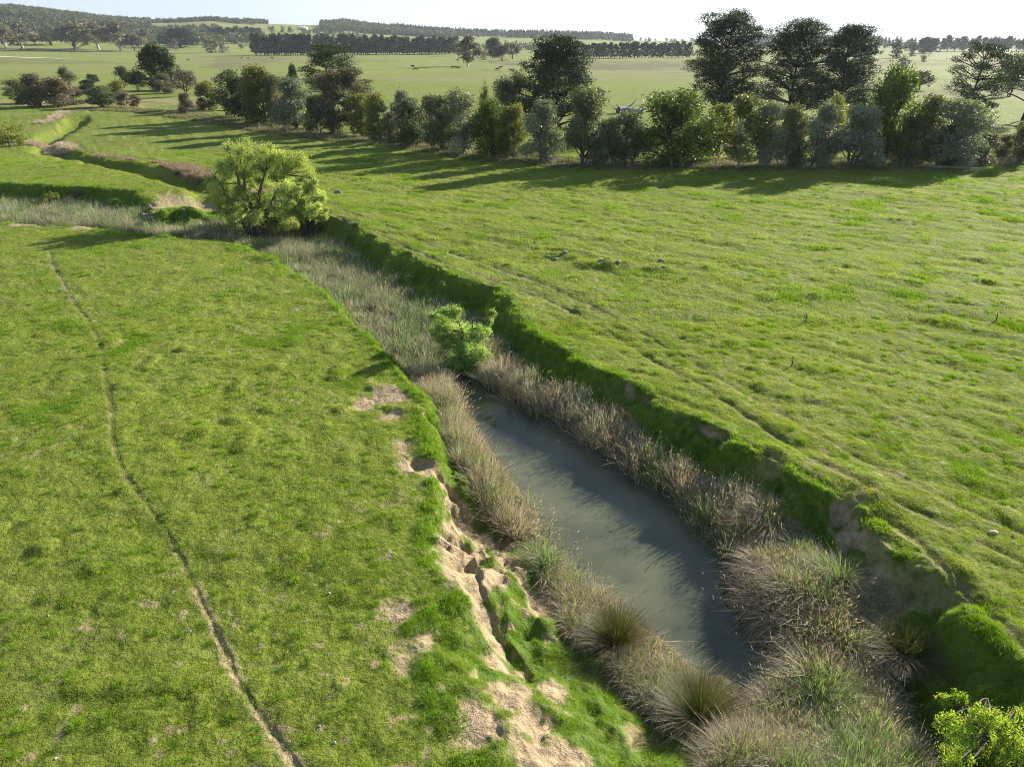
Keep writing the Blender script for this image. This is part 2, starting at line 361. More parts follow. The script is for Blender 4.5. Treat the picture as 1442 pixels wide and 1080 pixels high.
def noise_mat(name, c1, c2, scale=3.0, rough=.9, bump=.4, detail=6, coord='Object', spec=.3, stretch=(1, 1, 1)):
    m, t = new_mat(name)
    g = N(t, 'ShaderNodeTexCoord'); mpn = N(t, 'ShaderNodeMapping'); mpn.inputs['Scale'].default_value = stretch
    L(t, g.outputs[coord], mpn.inputs['Vector'])
    n = N(t, 'ShaderNodeTexNoise', Scale=scale, Detail=detail, Roughness=.65); L(t, mpn.outputs[0], n.inputs['Vector'])
    r = N(t, 'ShaderNodeValToRGB'); r.color_ramp.elements[0].position = .35; r.color_ramp.elements[1].position = .65
    r.color_ramp.elements[0].color = (*c1, 1); r.color_ramp.elements[1].color = (*c2, 1)
    L(t, n.outputs['Fac'], r.inputs['Fac'])
    p = N(t, 'ShaderNodeBsdfPrincipled'); p.inputs['Roughness'].default_value = rough; p.inputs['Specular IOR Level'].default_value = spec
    L(t, r.outputs[0], p.inputs['Base Color'])
    bm = N(t, 'ShaderNodeBump', Strength=bump, Distance=.1); L(t, n.outputs['Fac'], bm.inputs['Height']); L(t, bm.outputs[0], p.inputs['Normal'])
    o = N(t, 'ShaderNodeOutputMaterial'); L(t, p.outputs[0], o.inputs['Surface'])
    return m
BARK = noise_mat('grey_brown_bark', (.06, .048, .04), (.16, .13, .11), 4, stretch=(1, 1, .25))
BARK_D = noise_mat('dark_bark', (.018, .014, .011), (.07, .055, .045), 5, stretch=(1, 1, .25))
BARK_W = noise_mat('pale_gum_bark', (.36, .33, .29), (.62, .58, .52), 3, stretch=(1, 1, .3))
ROCK = noise_mat('lichened_granite', (.13, .125, .115), (.34, .33, .30), 3.5, bump=.8)
POST = noise_mat('weathered_post_timber', (.22, .20, .17), (.42, .39, .34), 6, stretch=(1, 1, .2))
WIRE = noise_mat('galvanised_wire', (.22, .22, .22), (.35, .35, .35), 3, .5)

def ground_mat():
    m, t = new_mat('pasture')
    geo = N(t, 'ShaderNodeNewGeometry')
    at = N(t, 'ShaderNodeAttribute'); at.attribute_name = 'tint'
    sep = N(t, 'ShaderNodeSeparateColor'); L(t, at.outputs['Color'], sep.inputs[0])
    def nz(scale, det=5, rough=.6, st=None):
        n = N(t, 'ShaderNodeTexNoise', Scale=scale, Detail=det, Roughness=rough)
        if st:
            q = N(t, 'ShaderNodeMapping'); q.inputs['Scale'].default_value = st[:3]; q.inputs['Rotation'].default_value = (0, 0, st[3] if len(st) > 3 else 0)
            L(t, geo.outputs['Position'], q.inputs['Vector']); L(t, q.outputs[0], n.inputs['Vector'])
        else: L(t, geo.outputs['Position'], n.inputs['Vector'])
        return n.outputs['Fac']
    def ramp(f, p0, p1, c0, c1):
        r = N(t, 'ShaderNodeValToRGB'); e = r.color_ramp.elements; e[0].position = p0; e[1].position = p1
        e[0].color = (*c0, 1); e[1].color = (*c1, 1); L(t, f, r.inputs['Fac']); return r.outputs[0]
    def mixc(f, a, b, typ='MIX'):
        x = N(t, 'ShaderNodeMix', data_type='RGBA', blend_type=typ)
        for s, i in ((f, 0), (a, 6), (b, 7)):
            if isinstance(s, (int, float)): x.inputs[i].default_value = s
            elif isinstance(s, tuple): x.inputs[i].default_value = (*s, 1)
            else: L(t, s, x.inputs[i])
        return x.outputs[2]
    base = ramp(nz(.09, 6), .3, .7, (.12, .16, .024), (.18, .225, .036))
    fine = ramp(nz(7, 6, .7), .34, .66, (.55, .58, .5), (1.35, 1.3, 1.15))
    g = mixc(1.0, base, fine, 'MULTIPLY')
    dry = ramp(nz(.45, 7, .62, (1, 1, 1)), .52, .68, (0, 0, 0), (1, 1, 1))
    dryf = N(t, 'ShaderNodeMath', operation='MULTIPLY'); L(t, dry, dryf.inputs[0]); dryf.inputs[1].default_value = .34
    g = mixc(dryf.outputs[0], g, (.23, .22, .085))
    # distance of paddocks: browner paddocks beyond the hedgerow
    sx = N(t, 'ShaderNodeSeparateXYZ'); L(t, geo.outputs['Position'], sx.inputs[0])
    fr = N(t, 'ShaderNodeMapRange'); L(t, sx.outputs['Y'], fr.inputs[0]); fr.inputs[1].default_value = 120; fr.inputs[2].default_value = 420
    pad = ramp(nz(.006, 4, .55, (1, 3.2, 1)), .47, .60, (0, 0, 0), (1, 1, 1))
    pf = N(t, 'ShaderNodeMath', operation='MULTIPLY'); L(t, fr.outputs[0], pf.inputs[0]); L(t, pad, pf.inputs[1])
    far = ramp(nz(.02, 5), .3, .7, (.165, .215, .045), (.235, .265, .07))
    ff = N(t, 'ShaderNodeMath', operation='MULTIPLY'); L(t, fr.outputs[0], ff.inputs[0]); ff.inputs[1].default_value = .75
    g = mixc(ff.outputs[0], g, far)
    pf2 = N(t, 'ShaderNodeMath', operation='MULTIPLY'); L(t, pf.outputs[0], pf2.inputs[0]); pf2.inputs[1].default_value = .75
    g = mixc(pf2.outputs[0], g, (.215, .19, .095))
    lu = N(t, 'ShaderNodeMath', operation='MULTIPLY'); L(t, sep.outputs[2], lu.inputs[0]); lu.inputs[1].default_value = .8
    g = mixc(lu.outputs[0], g, (.075, .13, .018))
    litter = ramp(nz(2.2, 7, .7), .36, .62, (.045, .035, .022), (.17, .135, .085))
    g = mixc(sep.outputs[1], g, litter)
    sand = ramp(nz(5, 7, .7), .3, .68, (.21, .16, .10), (.46, .35, .215))
    g = mixc(sep.outputs[0], g, sand)
    p = N(t, 'ShaderNodeBsdfPrincipled'); p.inputs['Roughness'].default_value = .95; p.inputs['Specular IOR Level'].default_value = .12
    L(t, g, p.inputs['Base Color'])
    b1 = N(t, 'ShaderNodeBump', Strength=.7, Distance=.09); L(t, nz(6, 8, .75), b1.inputs['Height'])
    b2 = N(t, 'ShaderNodeBump', Strength=.5, Distance=.9); L(t, nz(.55, 6, .7), b2.inputs['Height']); L(t, b1.outputs[0], b2.inputs['Normal'])
    L(t, b2.outputs[0], p.inputs['Normal'])
    o = N(t, 'ShaderNodeOutputMaterial'); L(t, p.outputs[0], o.inputs['Surface'])
    return m

# ------------------------------------------------------------------ ground: one sheet to the horizon
def build_ground():
    az = np.concatenate([np.radians(np.arange(-180, -46, 3.0)), np.radians(np.linspace(-45, 45, 821)), np.radians(np.arange(48, 180, 3.0))])
    rr = np.concatenate([[0.5, 3, 5.5], np.geomspace(7, 125, 700), np.geomspace(127, 11000, 170)])
    A, Q = np.meshgrid(az, rr); X = Q * np.sin(A); Y = Q * np.cos(A)
    z, b, m, lu, *_ = height(X, Y, True)
    n = len(az); k = len(rr)
    i = np.arange(k - 1)[:, None] * n; j = np.arange(n)[None]; j2 = (j + 1) % n
    Fq = np.stack([i + j, i + n + j, i + n + j2, i + j2], -1).reshape(-1, 4)[:, ::-1]
    V = np.stack([X, Y, z], -1).reshape(-1, 3)
    V = np.vstack([V, [[0, 0, z[0].mean()]]]); c = len(V) - 1
    T = np.stack([b, m, lu], -1).reshape(-1, 3); T = np.vstack([T, [[0, 0, 0]]])
    tri = np.stack([np.arange(n), (np.arange(n) + 1) % n, np.full(n, c)], -1)
    me = mesh('ground', V, [Fq, tri], ground_mat(), T, True)
    return tag(obj('ground', me), kind='structure')
build_ground()

def water():
    m, t = new_mat('murky_creek_water')
    geo = N(t, 'ShaderNodeNewGeometry')
    n = N(t, 'ShaderNodeTexNoise', Scale=.28, Detail=3.0); L(t, geo.outputs['Position'], n.inputs['Vector'])
    r = N(t, 'ShaderNodeValToRGB'); r.color_ramp.elements[0].position = .4; r.color_ramp.elements[1].position = .62
    r.color_ramp.elements[0].color = (.065, .075, .055, 1); r.color_ramp.elements[1].color = (.125, .13, .085, 1)
    L(t, n.outputs['Fac'], r.inputs['Fac'])
    p = N(t, 'ShaderNodeBsdfPrincipled'); p.inputs['Roughness'].default_value = .03; p.inputs['IOR'].default_value = 1.33
    p.inputs['Specular IOR Level'].default_value = .5
    L(t, r.outputs[0], p.inputs['Base Color'])
    w = N(t, 'ShaderNodeTexNoise', Scale=5.0, Detail=3.0); L(t, geo.outputs['Position'], w.inputs['Vector'])
    b = N(t, 'ShaderNodeBump', Strength=.06, Distance=.02); L(t, w.outputs['Fac'], b.inputs['Height']); L(t, b.outputs[0], p.inputs['Normal'])
    o = N(t, 'ShaderNodeOutputMaterial'); L(t, p.outputs[0], o.inputs['Surface'])
    x = np.array([-75, 22]); y = np.array([9, 92])
    V = [(-75, 50, -2.06), (-20, 40, -2.06), (-20, 9, -2.06), (22, 9, -2.06), (22, 30, -2.06), (4, 60, -2.06), (-14, 92, -2.06), (-75, 92, -2.06)]
    return tag(obj('creek_water', mesh('creek_water', V, np.array([list(range(8))]), m)), kind='structure')
water()
#PARTB
# ------------------------------------------------------------------ scattering of uncountable stuff
def scatter(name, pts, rot, scl, idx, sources, kind='stuff'):
    col = bpy.data.collections.new(name + '_sources')
    for i, me in enumerate(sources):
        o = bpy.data.objects.new('%s_source_%02d' % (name, i), me); col.objects.link(o)
    me = bpy.data.meshes.new(name); n = len(pts); me.vertices.add(n); me.vertices.foreach_set('co', np.asarray(pts, np.float32).ravel())
    a = me.attributes.new('rot', 'FLOAT_VECTOR', 'POINT'); a.data.foreach_set('vector', np.asarray(rot, np.float32).ravel())
    a = me.attributes.new('scl', 'FLOAT', 'POINT'); a.data.foreach_set('value', np.asarray(scl, np.float32))
    a = me.attributes.new('idx', 'INT', 'POINT'); a.data.foreach_set('value', np.asarray(idx, np.int32))
    g = bpy.data.node_groups.new(name, 'GeometryNodeTree')
    g.interface.new_socket('Geometry', in_out='INPUT', socket_type='NodeSocketGeometry')
    g.interface.new_socket('Geometry', in_out='OUTPUT', socket_type='NodeSocketGeometry')
    gi = g.nodes.new('NodeGroupInput'); go = g.nodes.new('NodeGroupOutput')
    ip = g.nodes.new('GeometryNodeInstanceOnPoints'); ci = g.nodes.new('GeometryNodeCollectionInfo')
    ci.inputs['Collection'].default_value = col; ci.inputs['Separate Children'].default_value = True; ci.inputs['Reset Children'].default_value = True
    def na(nm, ty):
        q = g.nodes.new('GeometryNodeInputNamedAttribute'); q.data_type = ty; q.inputs['Name'].default_value = nm; return q.outputs['Attribute']
    L(g, gi.outputs[0], ip.inputs['Points']); L(g, ci.outputs[0], ip.inputs['Instance']); ip.inputs['Pick Instance'].default_value = True
    L(g, na('idx', 'INT'), ip.inputs['Instance Index'])
    er = g.nodes.new('FunctionNodeEulerToRotation'); L(g, na('rot', 'FLOAT_VECTOR'), er.inputs[0]); L(g, er.outputs[0], ip.inputs['Rotation'])
    L(g, na('scl', 'FLOAT'), ip.inputs['Scale']); L(g, ip.outputs[0], go.inputs[0])
    o = obj(name, me); md = o.modifiers.new('scatter', 'NODES'); md.node_group = g
    return tag(o, kind=kind)
def lean_rot(x, y, rng, k=1.0, e=.25):
    zx = (height(x + e, y) - height(x - e, y)) / (2 * e) * k; zy = (height(x, y + e) - height(x, y - e)) / (2 * e) * k
    n = unit(np.stack([-zx, -zy, np.ones_like(zx)], -1)); c = rng.uniform(0, 2 * math.pi, len(x))
    nx = n[:, 0] * np.cos(c) + n[:, 1] * np.sin(c); ny = -n[:, 0] * np.sin(c) + n[:, 1] * np.cos(c)
    return np.stack([-np.arcsin(ny), np.arctan2(nx, n[:, 2]), c], -1)

GRASS = leaf_mat('grass_blades', (.198, .298, .040), .47, .6, .16, (1.35, 1.25, .45))
def grass_patch(seed, n, hmin, hmax, rad, dryness, w=.012, hue=(1, 1, 1), clump=False):
    r = np.random.default_rng(seed)
    q = rad * np.sqrt(r.random(n)) * (1.0 if not clump else r.random(n) ** .4); th = r.uniform(0, 6.283, n)
    base = np.stack([q * np.cos(th), q * np.sin(th), np.full(n, -.03)], -1)
    h = r.uniform(hmin, hmax, n) * (1 - .5 * (q / rad) ** 2 if clump else 1)
    T = np.ones((n, 3)) * np.array(hue) * r.uniform(.65, 1.35, (n, 1)) * (1 + r.normal(0, .05, (n, 3)))
    d = r.random(n) < dryness; T[d] *= np.array([1.45, 1.12, 2.6])
    V, Fs, T = blades(base, h, r.uniform(.7, 1.4, n) * w, r.uniform(0, 6.283, n) if not clump else th + r.normal(0, .5, n), r.uniform(.05, .9, n), np.zeros(n), 1, r, T)
    return mesh('grass_patch', V, Fs, GRASS, T)
rng = np.random.default_rng(5)
def fan_pts(n, y0, y1, p, margin=.86):                 # points spread over the land in view and a margin to either side
    y = (y0 ** p + (y1 ** p - y0 ** p) * rng.random(n)) ** (1 / p)
    x = rng.uniform(-margin, margin, n) * (y + 3); return x, y
def grass():
    src = [grass_patch(1, 150, .03, .072, .34, .08), grass_patch(2, 150, .03, .062, .34, .16, hue=(1.15, 1.03, 1.1)), grass_patch(3, 120, .025, .06, .34, .35, hue=(1.12, 1.02, 1.15)),
           grass_patch(4, 170, .05, .13, .32, .03, hue=(.8, .95, .7)), grass_patch(5, 190, .09, .24, .26, .02, hue=(.85, 1.0, .7), clump=True), grass_patch(6, 110, .06, .19, .22, .6, hue=(1.2, 1.1, 1.3), clump=True)]
    out = []
    for n, y0, y1, s0 in ((36000, 7, 40, 1.0), (30000, 38, 112, 2.1)):
        x, y = fan_pts(n, y0, y1, 1.75)
        z, b, m, lu, t, pw, sd, vg = height(x, y, True)
        dens = 1 - .97 * sm(.2, .65, b) - .9 * sm(.35, .8, m * (1 - lu))
        k = (rng.random(n) < dens * (1 - .35 * sm(.15, .4, t) * (fbm(x / 1.2, y / 1.2, 3, 54) > .0))) & (t < .93) & (pw < -.3)
        if s0 > 1.5:
            for pth in (PATH_R, PATH_R2, PATH_L, PATH_C, PATH_F): k &= dline(x, y, pth) > .5
        x, y, z, b, m, lu, t = x[k], y[k], z[k], b[k], m[k], lu[k], t[k]
        tn = fbm(x / 2.6, y / 2.6, 4, 51) + .25 * fbm(x / 14, y / 14, 2, 52)
        idx = np.where(tn < -.15, 0, np.where(tn < .15, 1, 2))
        idx = np.where(tn < -.42, 3, idx); idx = np.where(lu > .45, 3, idx)
        u = rng.random(len(x)); idx = np.where((u < .05) | ((lu > .4) & (u < .40)) , 4, idx); idx = np.where((u > .985) & (lu < .3), 5, idx)
        scl = s0 * rng.uniform(.8, 1.2, len(x)) * (1 + .25 * fbm(x / 1.2, y / 1.2, 2, 53))
        scl = np.where(idx >= 4, scl * (.75 if s0 < 1.5 else .55), scl); on = (t > .08) & (t < .9); scl = np.where(on, scl * .8, scl); idx = np.where(on & (rng.random(len(x)) < .35), rng.choice([0, 1, 2, 5], len(x)), idx); scl *= np.where(b > .3, .7, 1)
        out.append((np.stack([x, y, z], -1), lean_rot(x, y, rng, .8), scl, idx))
    pts, rot, scl, idx = [np.concatenate([o[i] for o in out]) for i in range(4)]
    tag(scatter('pasture_grass', pts, rot, scl, idx, src), 'short grazed green grass covering the paddocks and creek banks', 'grass')
grass()

# ------------------------------------------------------------------ reeds
REED = leaf_mat('dry_reed_blades', (.46, .42, .32), .38, .6, .2, (1.05, 1.0, .9))
def reed_clump(seed, n, h0, h1, rad, green, bend, w=.016, heads=0, hue=(1, 1, 1), lean=.35):
    r = np.random.default_rng(seed); q = rad * np.sqrt(r.random(n)); th = r.uniform(0, 6.283, n)
    base = np.stack([q * np.cos(th), q * np.sin(th), np.full(n, -.15)], -1)
    h = r.uniform(h0, h1, n); T = np.ones((n, 3)) * np.array(hue) * r.uniform(.35, 1.55, (n, 1))
    g = r.random(n) < green; T[g] *= np.array([.52, .95, .25]); dk = r.random(n) < .15; T[dk] *= .35
    az = th + r.normal(0, 1.0, n)
    le = np.abs(r.normal(0, lean, n)); be = np.abs(r.normal(bend, bend * .6, n)) * ~g
    V, Fs, TT = blades(base, h, r.uniform(.7, 1.5, n) * w * 1.35, az, le, be, 4, r, T)
    parts = [(V, Fs, TT)]
    if heads:
        k = np.arange(heads); tip = V.reshape(n, 5, 2, 3)[k, 4].mean(1)
        for c, a in zip(tip, az[k]):
            d = np.array([math.cos(a) * .6, math.sin(a) * .6, .8]); s = np.array([-math.sin(a), math.cos(a), 0]) * .014
            for ss in (s, np.cross(s, d)):
                parts.append((np.array([c - d * .02, c + ss + d * .05, c + d * .14, c - ss + d * .05]), np.array([[0, 1, 2, 3]]), np.array([1.15, 1.1, 1.05]) * np.array(hue)))
    return join(parts)
def rmesh(*a, **k):
    V, Fs, T = reed_clump(*a, **k); return mesh('reed_clump', V, Fs, REED, T)
def reeds():
    up = [rmesh(11, 60, .5, 1.15, .45, .22, .25, .018, 6, (.85, .9, .88)), rmesh(12, 60, .5, 1.0, .45, .15, .45, .018, 4, (1, .95, .95)), rmesh(13, 55, .5, 1.2, .45, .36, .2, .02, 3, (.85, 1, .8))]
    st = [rmesh(14, 64, .9, 1.65, .35, .16, .22, .014, 10), rmesh(15, 64, .8, 1.5, .35, .1, .35, .014, 8, (1.05, .95, .92)), rmesh(16, 60, .7, 1.35, .35, .4, .22, .016, 4, (.95, 1, .8))]
    dr = [rmesh(17, 80, .65, 1.15, .36, .08, .85, .018, 5, (1.08, .97, .9), lean=.32), rmesh(18, 80, .6, 1.1, .36, .18, .75, .018, 3, (1.05, .98, .88), lean=.3), rmesh(19, 70, .7, 1.2, .36, .35, .6, .018, 2, (.9, 1, .75))]
    def bed(name, poly, n, src, s0, s1, label, tmin=.72, edge=0, thin=0.0, pwmax=.15, allow=None):
        lo = poly.min(0); hi = poly.max(0); x = rng.uniform(lo[0], hi[0], n); y = rng.uniform(lo[1], hi[1], n)
        k = inside(x, y, poly); x, y = x[k], y[k]
        z, b, m, lu, t, pw, sd, vg = height(x, y, True)
        ok = (t > tmin) & (pw < pwmax) & (fbm(x / 1.3, y / 1.3, 3, 61) > -.45 + thin) & (b < .5 + (tmin < .2))
        for pp, dd in PUDDLES: ok &= ~inside(x, y, pp)
        for tx, ty, tr_ in TUS: ok &= np.hypot(x - tx, y - ty) > tr_
        x, y, z, t, pw = x[ok], y[ok], z[ok], t[ok], pw[ok]
        f = fbm(x / 2.2, y / 2.2, 3, 62)
        idx = np.where(f < -.12, 0, np.where(f < .2, 1, 2))
        idx = np.where(rng.random(len(x)) < .25, rng.integers(0, 3, len(x)), idx)
        scl = rng.uniform(s0, s1, len(x)) * (1 + .35 * fbm(x / 1.1, y / 1.1, 2, 63)) * np.interp(t, [tmin, min(tmin + .2, 1)], [.65, 1])
        rot = np.stack([rng.normal(0, .16, len(x)), rng.normal(0, .16, len(x)), rng.uniform(0, 6.283, len(x))], -1)
        tag(scatter(name, np.stack([x, y, z], -1), rot, scl, idx, src), label, 'reeds')
    W = lambda pts: P([p[0] for p in pts], [p[1] for p in pts], -2.0)
    bed('reed_bed', W([(330, 345), (420, 345), (470, 345), (540, 395), (640, 445), (720, 500), (700, 545), (600, 530), (560, 530), (480, 460), (400, 395)]), 6500, up, .75, 1.1,
        'wide bed of grey green and straw reeds between the large willow and the pool', .62)
    bed('left_bank_reeds', W([(590, 545), (618, 540), (636, 580), (668, 645), (708, 705), (728, 760), (700, 740), (640, 680), (592, 610)]), 2000, st, .7, .95,
        'tall straw reeds along the left side of the pool behind the steep bank', .55, pwmax=.1)
    bed('right_bank_reeds', W([(660, 500), (720, 510), (800, 560), (880, 615), (960, 665), (1060, 730), (1040, 800), (1000, 770), (900, 700), (780, 610), (690, 555)]), 3000, st, .75, 1.0,
        'straw and green reed fringe along the right edge of the pool', .55, pwmax=.12)
    bed('drooping_sedge', W([(1045, 745), (1090, 735), (1165, 830), (1215, 880), (1260, 930), (1200, 950), (1150, 990), (1136, 950), (1100, 890), (1065, 850), (1068, 800)]), 3600, dr, .8, 1.05,
        'matted drooping dead sedge heaped on the right side of the pool', .55, pwmax=.2)
    bed('front_sedge', W([(1100, 985), (1150, 960), (1215, 960), (1250, 1030), (1290, 1110), (1330, 1240), (980, 1240), (1000, 1110), (1050, 1050)]), 3800, dr, .65, .95,
        'tangled dead and green sedge filling the creek bed below the pool', .6, pwmax=.1)
    bed('near_bank_sedge', W([(752, 790), (792, 820), (835, 850), (882, 892), (940, 942), (995, 992), (1048, 1026), (1015, 1056), (950, 1036), (875, 960), (815, 912), (775, 860)]), 1900, dr, .5, .72,
        'mounded straw coloured sedge between the two big tussocks and the pool', .45, pwmax=.1)
    bed('side_channel_reeds', W([(-200, 290), (100, 290), (215, 296), (330, 305), (352, 330), (330, 350), (200, 330), (0, 322), (-200, 320)]), 5200, up, .9, 1.35,
        'pale reeds standing in the side channel below the cut bank at left', .7)
    tw = [rmesh(27, 9, .3, .8, .3, .1, .7, .012, 8, (1, 1, .85), lean=.6), rmesh(28, 7, .4, .9, .3, .3, .5, .012, 6, (1, 1, .8), lean=.5)]
    bed('water_weed', W([(726, 690), (765, 735), (800, 790), (850, 820), (830, 838), (770, 805), (742, 765)]), 420, tw, .6, 1.1, 'sparse twiggy weed standing in the shallows at the left edge of the pool', .0, pwmax=1.2)
    def dryline(name, pts, hw, n, s0, s1, src, label, z=-1.0):
        c = P([p[0] for p in pts], [p[1] for p in pts], z); lo = c.min(0) - hw; hi = c.max(0) + hw
        x = rng.uniform(lo[0], hi[0], n); y = rng.uniform(lo[1], hi[1], n); d = dline(x, y, c) + fbm(x / 2, y / 2, 2, 64)
        k = d < hw; x, y = x[k], y[k]; z = height(x, y); m = len(x)
        rot = np.stack([rng.normal(0, .15, m), rng.normal(0, .15, m), rng.uniform(0, 6.283, m)], -1)
        tag(scatter(name, np.stack([x, y, z], -1), rot, rng.uniform(s0, s1, m), rng.integers(0, len(src), m), src), label, 'reeds')
    br = [rmesh(21, 60, .5, 1.0, .4, .02, .4, .022, 0, (.85, .68, .6)), rmesh(22, 60, .5, 1.1, .4, .05, .5, .022, 0, (1, .85, .78))]
    dryline('brown_reeds', [(296, 262), (275, 254), (245, 246)], 1.5, 1500, .6, 1.0, br, 'brown dead reeds filling the side creek behind the sand spit')
    dryline('brown_reeds', [(232, 242), (200, 238), (140, 227)], .7, 900, .5, .75, br, 'thin line of brown reeds following the side creek across the paddock')
    pale = [rmesh(23, 60, .5, 1.0, .4, .02, .5, .022, 0, (1.25, 1.15, 1.1))]
    dryline('pale_reeds', [(52, 206), (75, 209), (92, 214)], 1.8, 1500, .6, 1.0, pale, 'patch of whitish dead reeds in the side creek near the left edge')
    dryline('pale_reeds', [(62, 178), (75, 174), (92, 165)], 1.2, 800, .6, .9, pale, 'farther small patch of whitish dead reeds beyond the green bush')
    return br, pale
TUS = [(*P(866, 908, -1.8), .95), (*P(986, 1015, -1.8), 1.0), (*P(1284, 893, -1.6), .8)]
BR, PALE = reeds()

# dry grass and litter under the hedgerow
def undergrowth():
    n = 9000; x = rng.uniform(-100, 130, n); y0 = np.interp(x, VERGE[:, 0], VERGE[:, 1]); y = y0 + rng.uniform(-.8, 9, n)
    k = (rng.random(n) < np.where(y - y0 < 3, 1, .55)) & (fbm(x / 2.5, y / 2.5, 2, 66) > -.35); x, y = x[k], y[k]; z = height(x, y); m = len(x)
    src = [rmesh(24, 50, .3, .8, .45, .05, .6, .03, 0, (.62, .5, .42)), rmesh(25, 50, .3, .7, .45, .1, .5, .03, 0, (.85, .74, .6)), rmesh(26, 50, .3, .7, .45, .5, .5, .03, 0, (.55, .6, .4))]
    rot = np.stack([0 * x, 0 * x, rng.uniform(0, 6.283, m)], -1)
    tag(scatter('hedge_undergrowth', np.stack([x, y, z], -1), rot, rng.uniform(.6, 1.25, m), rng.integers(0, 3, m), src), 'brown dry grass and litter under the hedgerow trees', 'undergrowth')
undergrowth()

# ------------------------------------------------------------------ big rush tussocks
TUSS = leaf_mat('tussock_blades', (.155, .15, .09), .3, .5, .05, (1.2, 1.1, .6))
def tussock(px, py, rad, seed, label, z=None):
    g = P(px, py, -1.6); gz = H1(*g); g = P(px, py, gz); gz = H1(*g)
    r = np.random.default_rng(seed); n = 2600
    el = np.arccos(r.uniform(.02, 1, n)) ** 1.0; az = r.uniform(0, 6.283, n); lean = np.clip(el / 1.57, 0, 1) * .95
    base = np.stack([.22 * rad * np.cos(az) * lean, .22 * rad * np.sin(az) * lean, np.full(n, -.1)], -1)
    h = rad * r.uniform(.75, 1.22, n); out = lean > .55
    T = np.where(out[:, None], np.array([1.35, 1.25, 1.2]), np.array([.60, .74, .40])) * r.uniform(.6, 1.35, (n, 1))
    V, Fs, T = blades(base, h, r.uniform(.6, 1.2, n) * .011, az, lean * .95, .28 * lean + .05, 4, r, T)
    o = tag(obj('rush_tussock', mesh('rush_tussock', V, Fs, TUSS, T), None, (g[0], g[1], gz)), label, 'tussock', 'rush tussocks beside the creek'); return o
tussock(866, 905, 1.15, 71, 'round spiky rush tussock on the near bank beside the middle of the pool')
tussock(986, 1012, 1.22, 72, 'large spiky rush tussock on the near bank below the end of the pool')
tussock(1284, 893, 1.12, 73, 'rush tussock alone at the foot of the shaded right bank')
tussock(1200, 868, .5, 74, 'small dull tussock left of the lone one under the right bank')

# ------------------------------------------------------------------ trees
PAL = {k: leaf_mat(k + '_foliage', c, tr, .55, v) for k, c, tr, v in (
    ('grey_green', (.115, .135, .078), .3, .12), ('silver', (.20, .225, .17), .25, .1), ('olive', (.135, .150, .045), .35, .12), ('dark_green', (.036, .060, .020), .25, .1),
    ('wattle', (.085, .125, .020), .38, .1), ('brown_grey', (.150, .140, .095), .3, .12), ('pinkish', (.185, .155, .12), .3, .1), ('pine', (.030, .050, .017), .2, .12),
    ('yellow_green', (.17, .185, .040), .4, .1), ('far_green', (.075, .090, .052), .25, .22), ('far_pine', (.026, .044, .024), .2, .15), ('mauve', (.150, .132, .108), .25, .1))}
PAL['willow'] = leaf_mat('willow_foliage', (.37, .46, .165), .48, .55, .05, (1.25, 1.15, .5))
PAL['sapling'] = leaf_mat('sapling_foliage', (.30, .42, .15), .5, .5, .05, (1.2, 1.15, .5))
PAL['lime'] = leaf_mat('lime_foliage', (.31, .43, .07), .45, .55, .05, (1.25, 1.15, .4))
def leaves(lobes, n, size, r, droop=.3, shell=.55, asp=.5, toptint=None, spray=0, H=8.0):
    lobes = np.asarray(lobes, float); A = (lobes[:, 3] * lobes[:, 4]) ** .8; k = r.choice(len(lobes), n, p=A / A.sum())
    d = unit(r.normal(size=(n, 3))); q = (shell + (1.06 - shell) * r.random(n)) * (1 + .12 * r.normal(size=n))
    wob = 1 + .22 * np.sin(d[:, 0] * 5 + k * 1.7) * np.sin(d[:, 1] * 5 + k) + .15 * np.sin(d[:, 2] * 7 + k * 3)
    C0 = lobes[k, :3] + d * (q * wob)[:, None] * np.stack([lobes[k, 3], lobes[k, 3], lobes[k, 4]], -1)
    ax = unit(r.normal(size=(n, 3)) + d * .7 - np.array([0, 0, droop * 2])); nn = unit(np.cross(ax, r.normal(size=(n, 3)))); s = size * r.uniform(.55, 1.35, n)
    a = ax * s[:, None]; b = nn * (s * asp)[:, None]
    V = np.stack([C0 - a * .5, C0 + b * .5 + a * .06, C0 + a * .6, C0 - b * .5], 1).reshape(-1, 3)
    T = (r.uniform(.72, 1.3, (len(lobes), 1)) * np.ones((1, 3)))[k] * r.uniform(.7, 1.35, (n, 1)) * (1 + r.normal(0, .06, (n, 3)))
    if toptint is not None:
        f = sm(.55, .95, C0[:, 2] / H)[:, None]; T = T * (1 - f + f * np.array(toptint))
    return V, np.arange(4 * n).reshape(-1, 4), np.repeat(T, 4, 0)
def limb(p0, p1, r0, r1, r, sag=.12, m=6, n=6):
    p0 = np.array(p0, float); p1 = np.array(p1, float); t = np.linspace(0, 1, m)[:, None]; L_ = np.linalg.norm(p1 - p0)
    c = (p0 + p1) / 2 + r.normal(0, sag * L_, 3) * [1, 1, .4]
    pts = (1 - t) ** 2 * p0 + 2 * t * (1 - t) * c + t ** 2 * p1
    return tube(pts, np.linspace(r0, r1, m), n, r, .08)
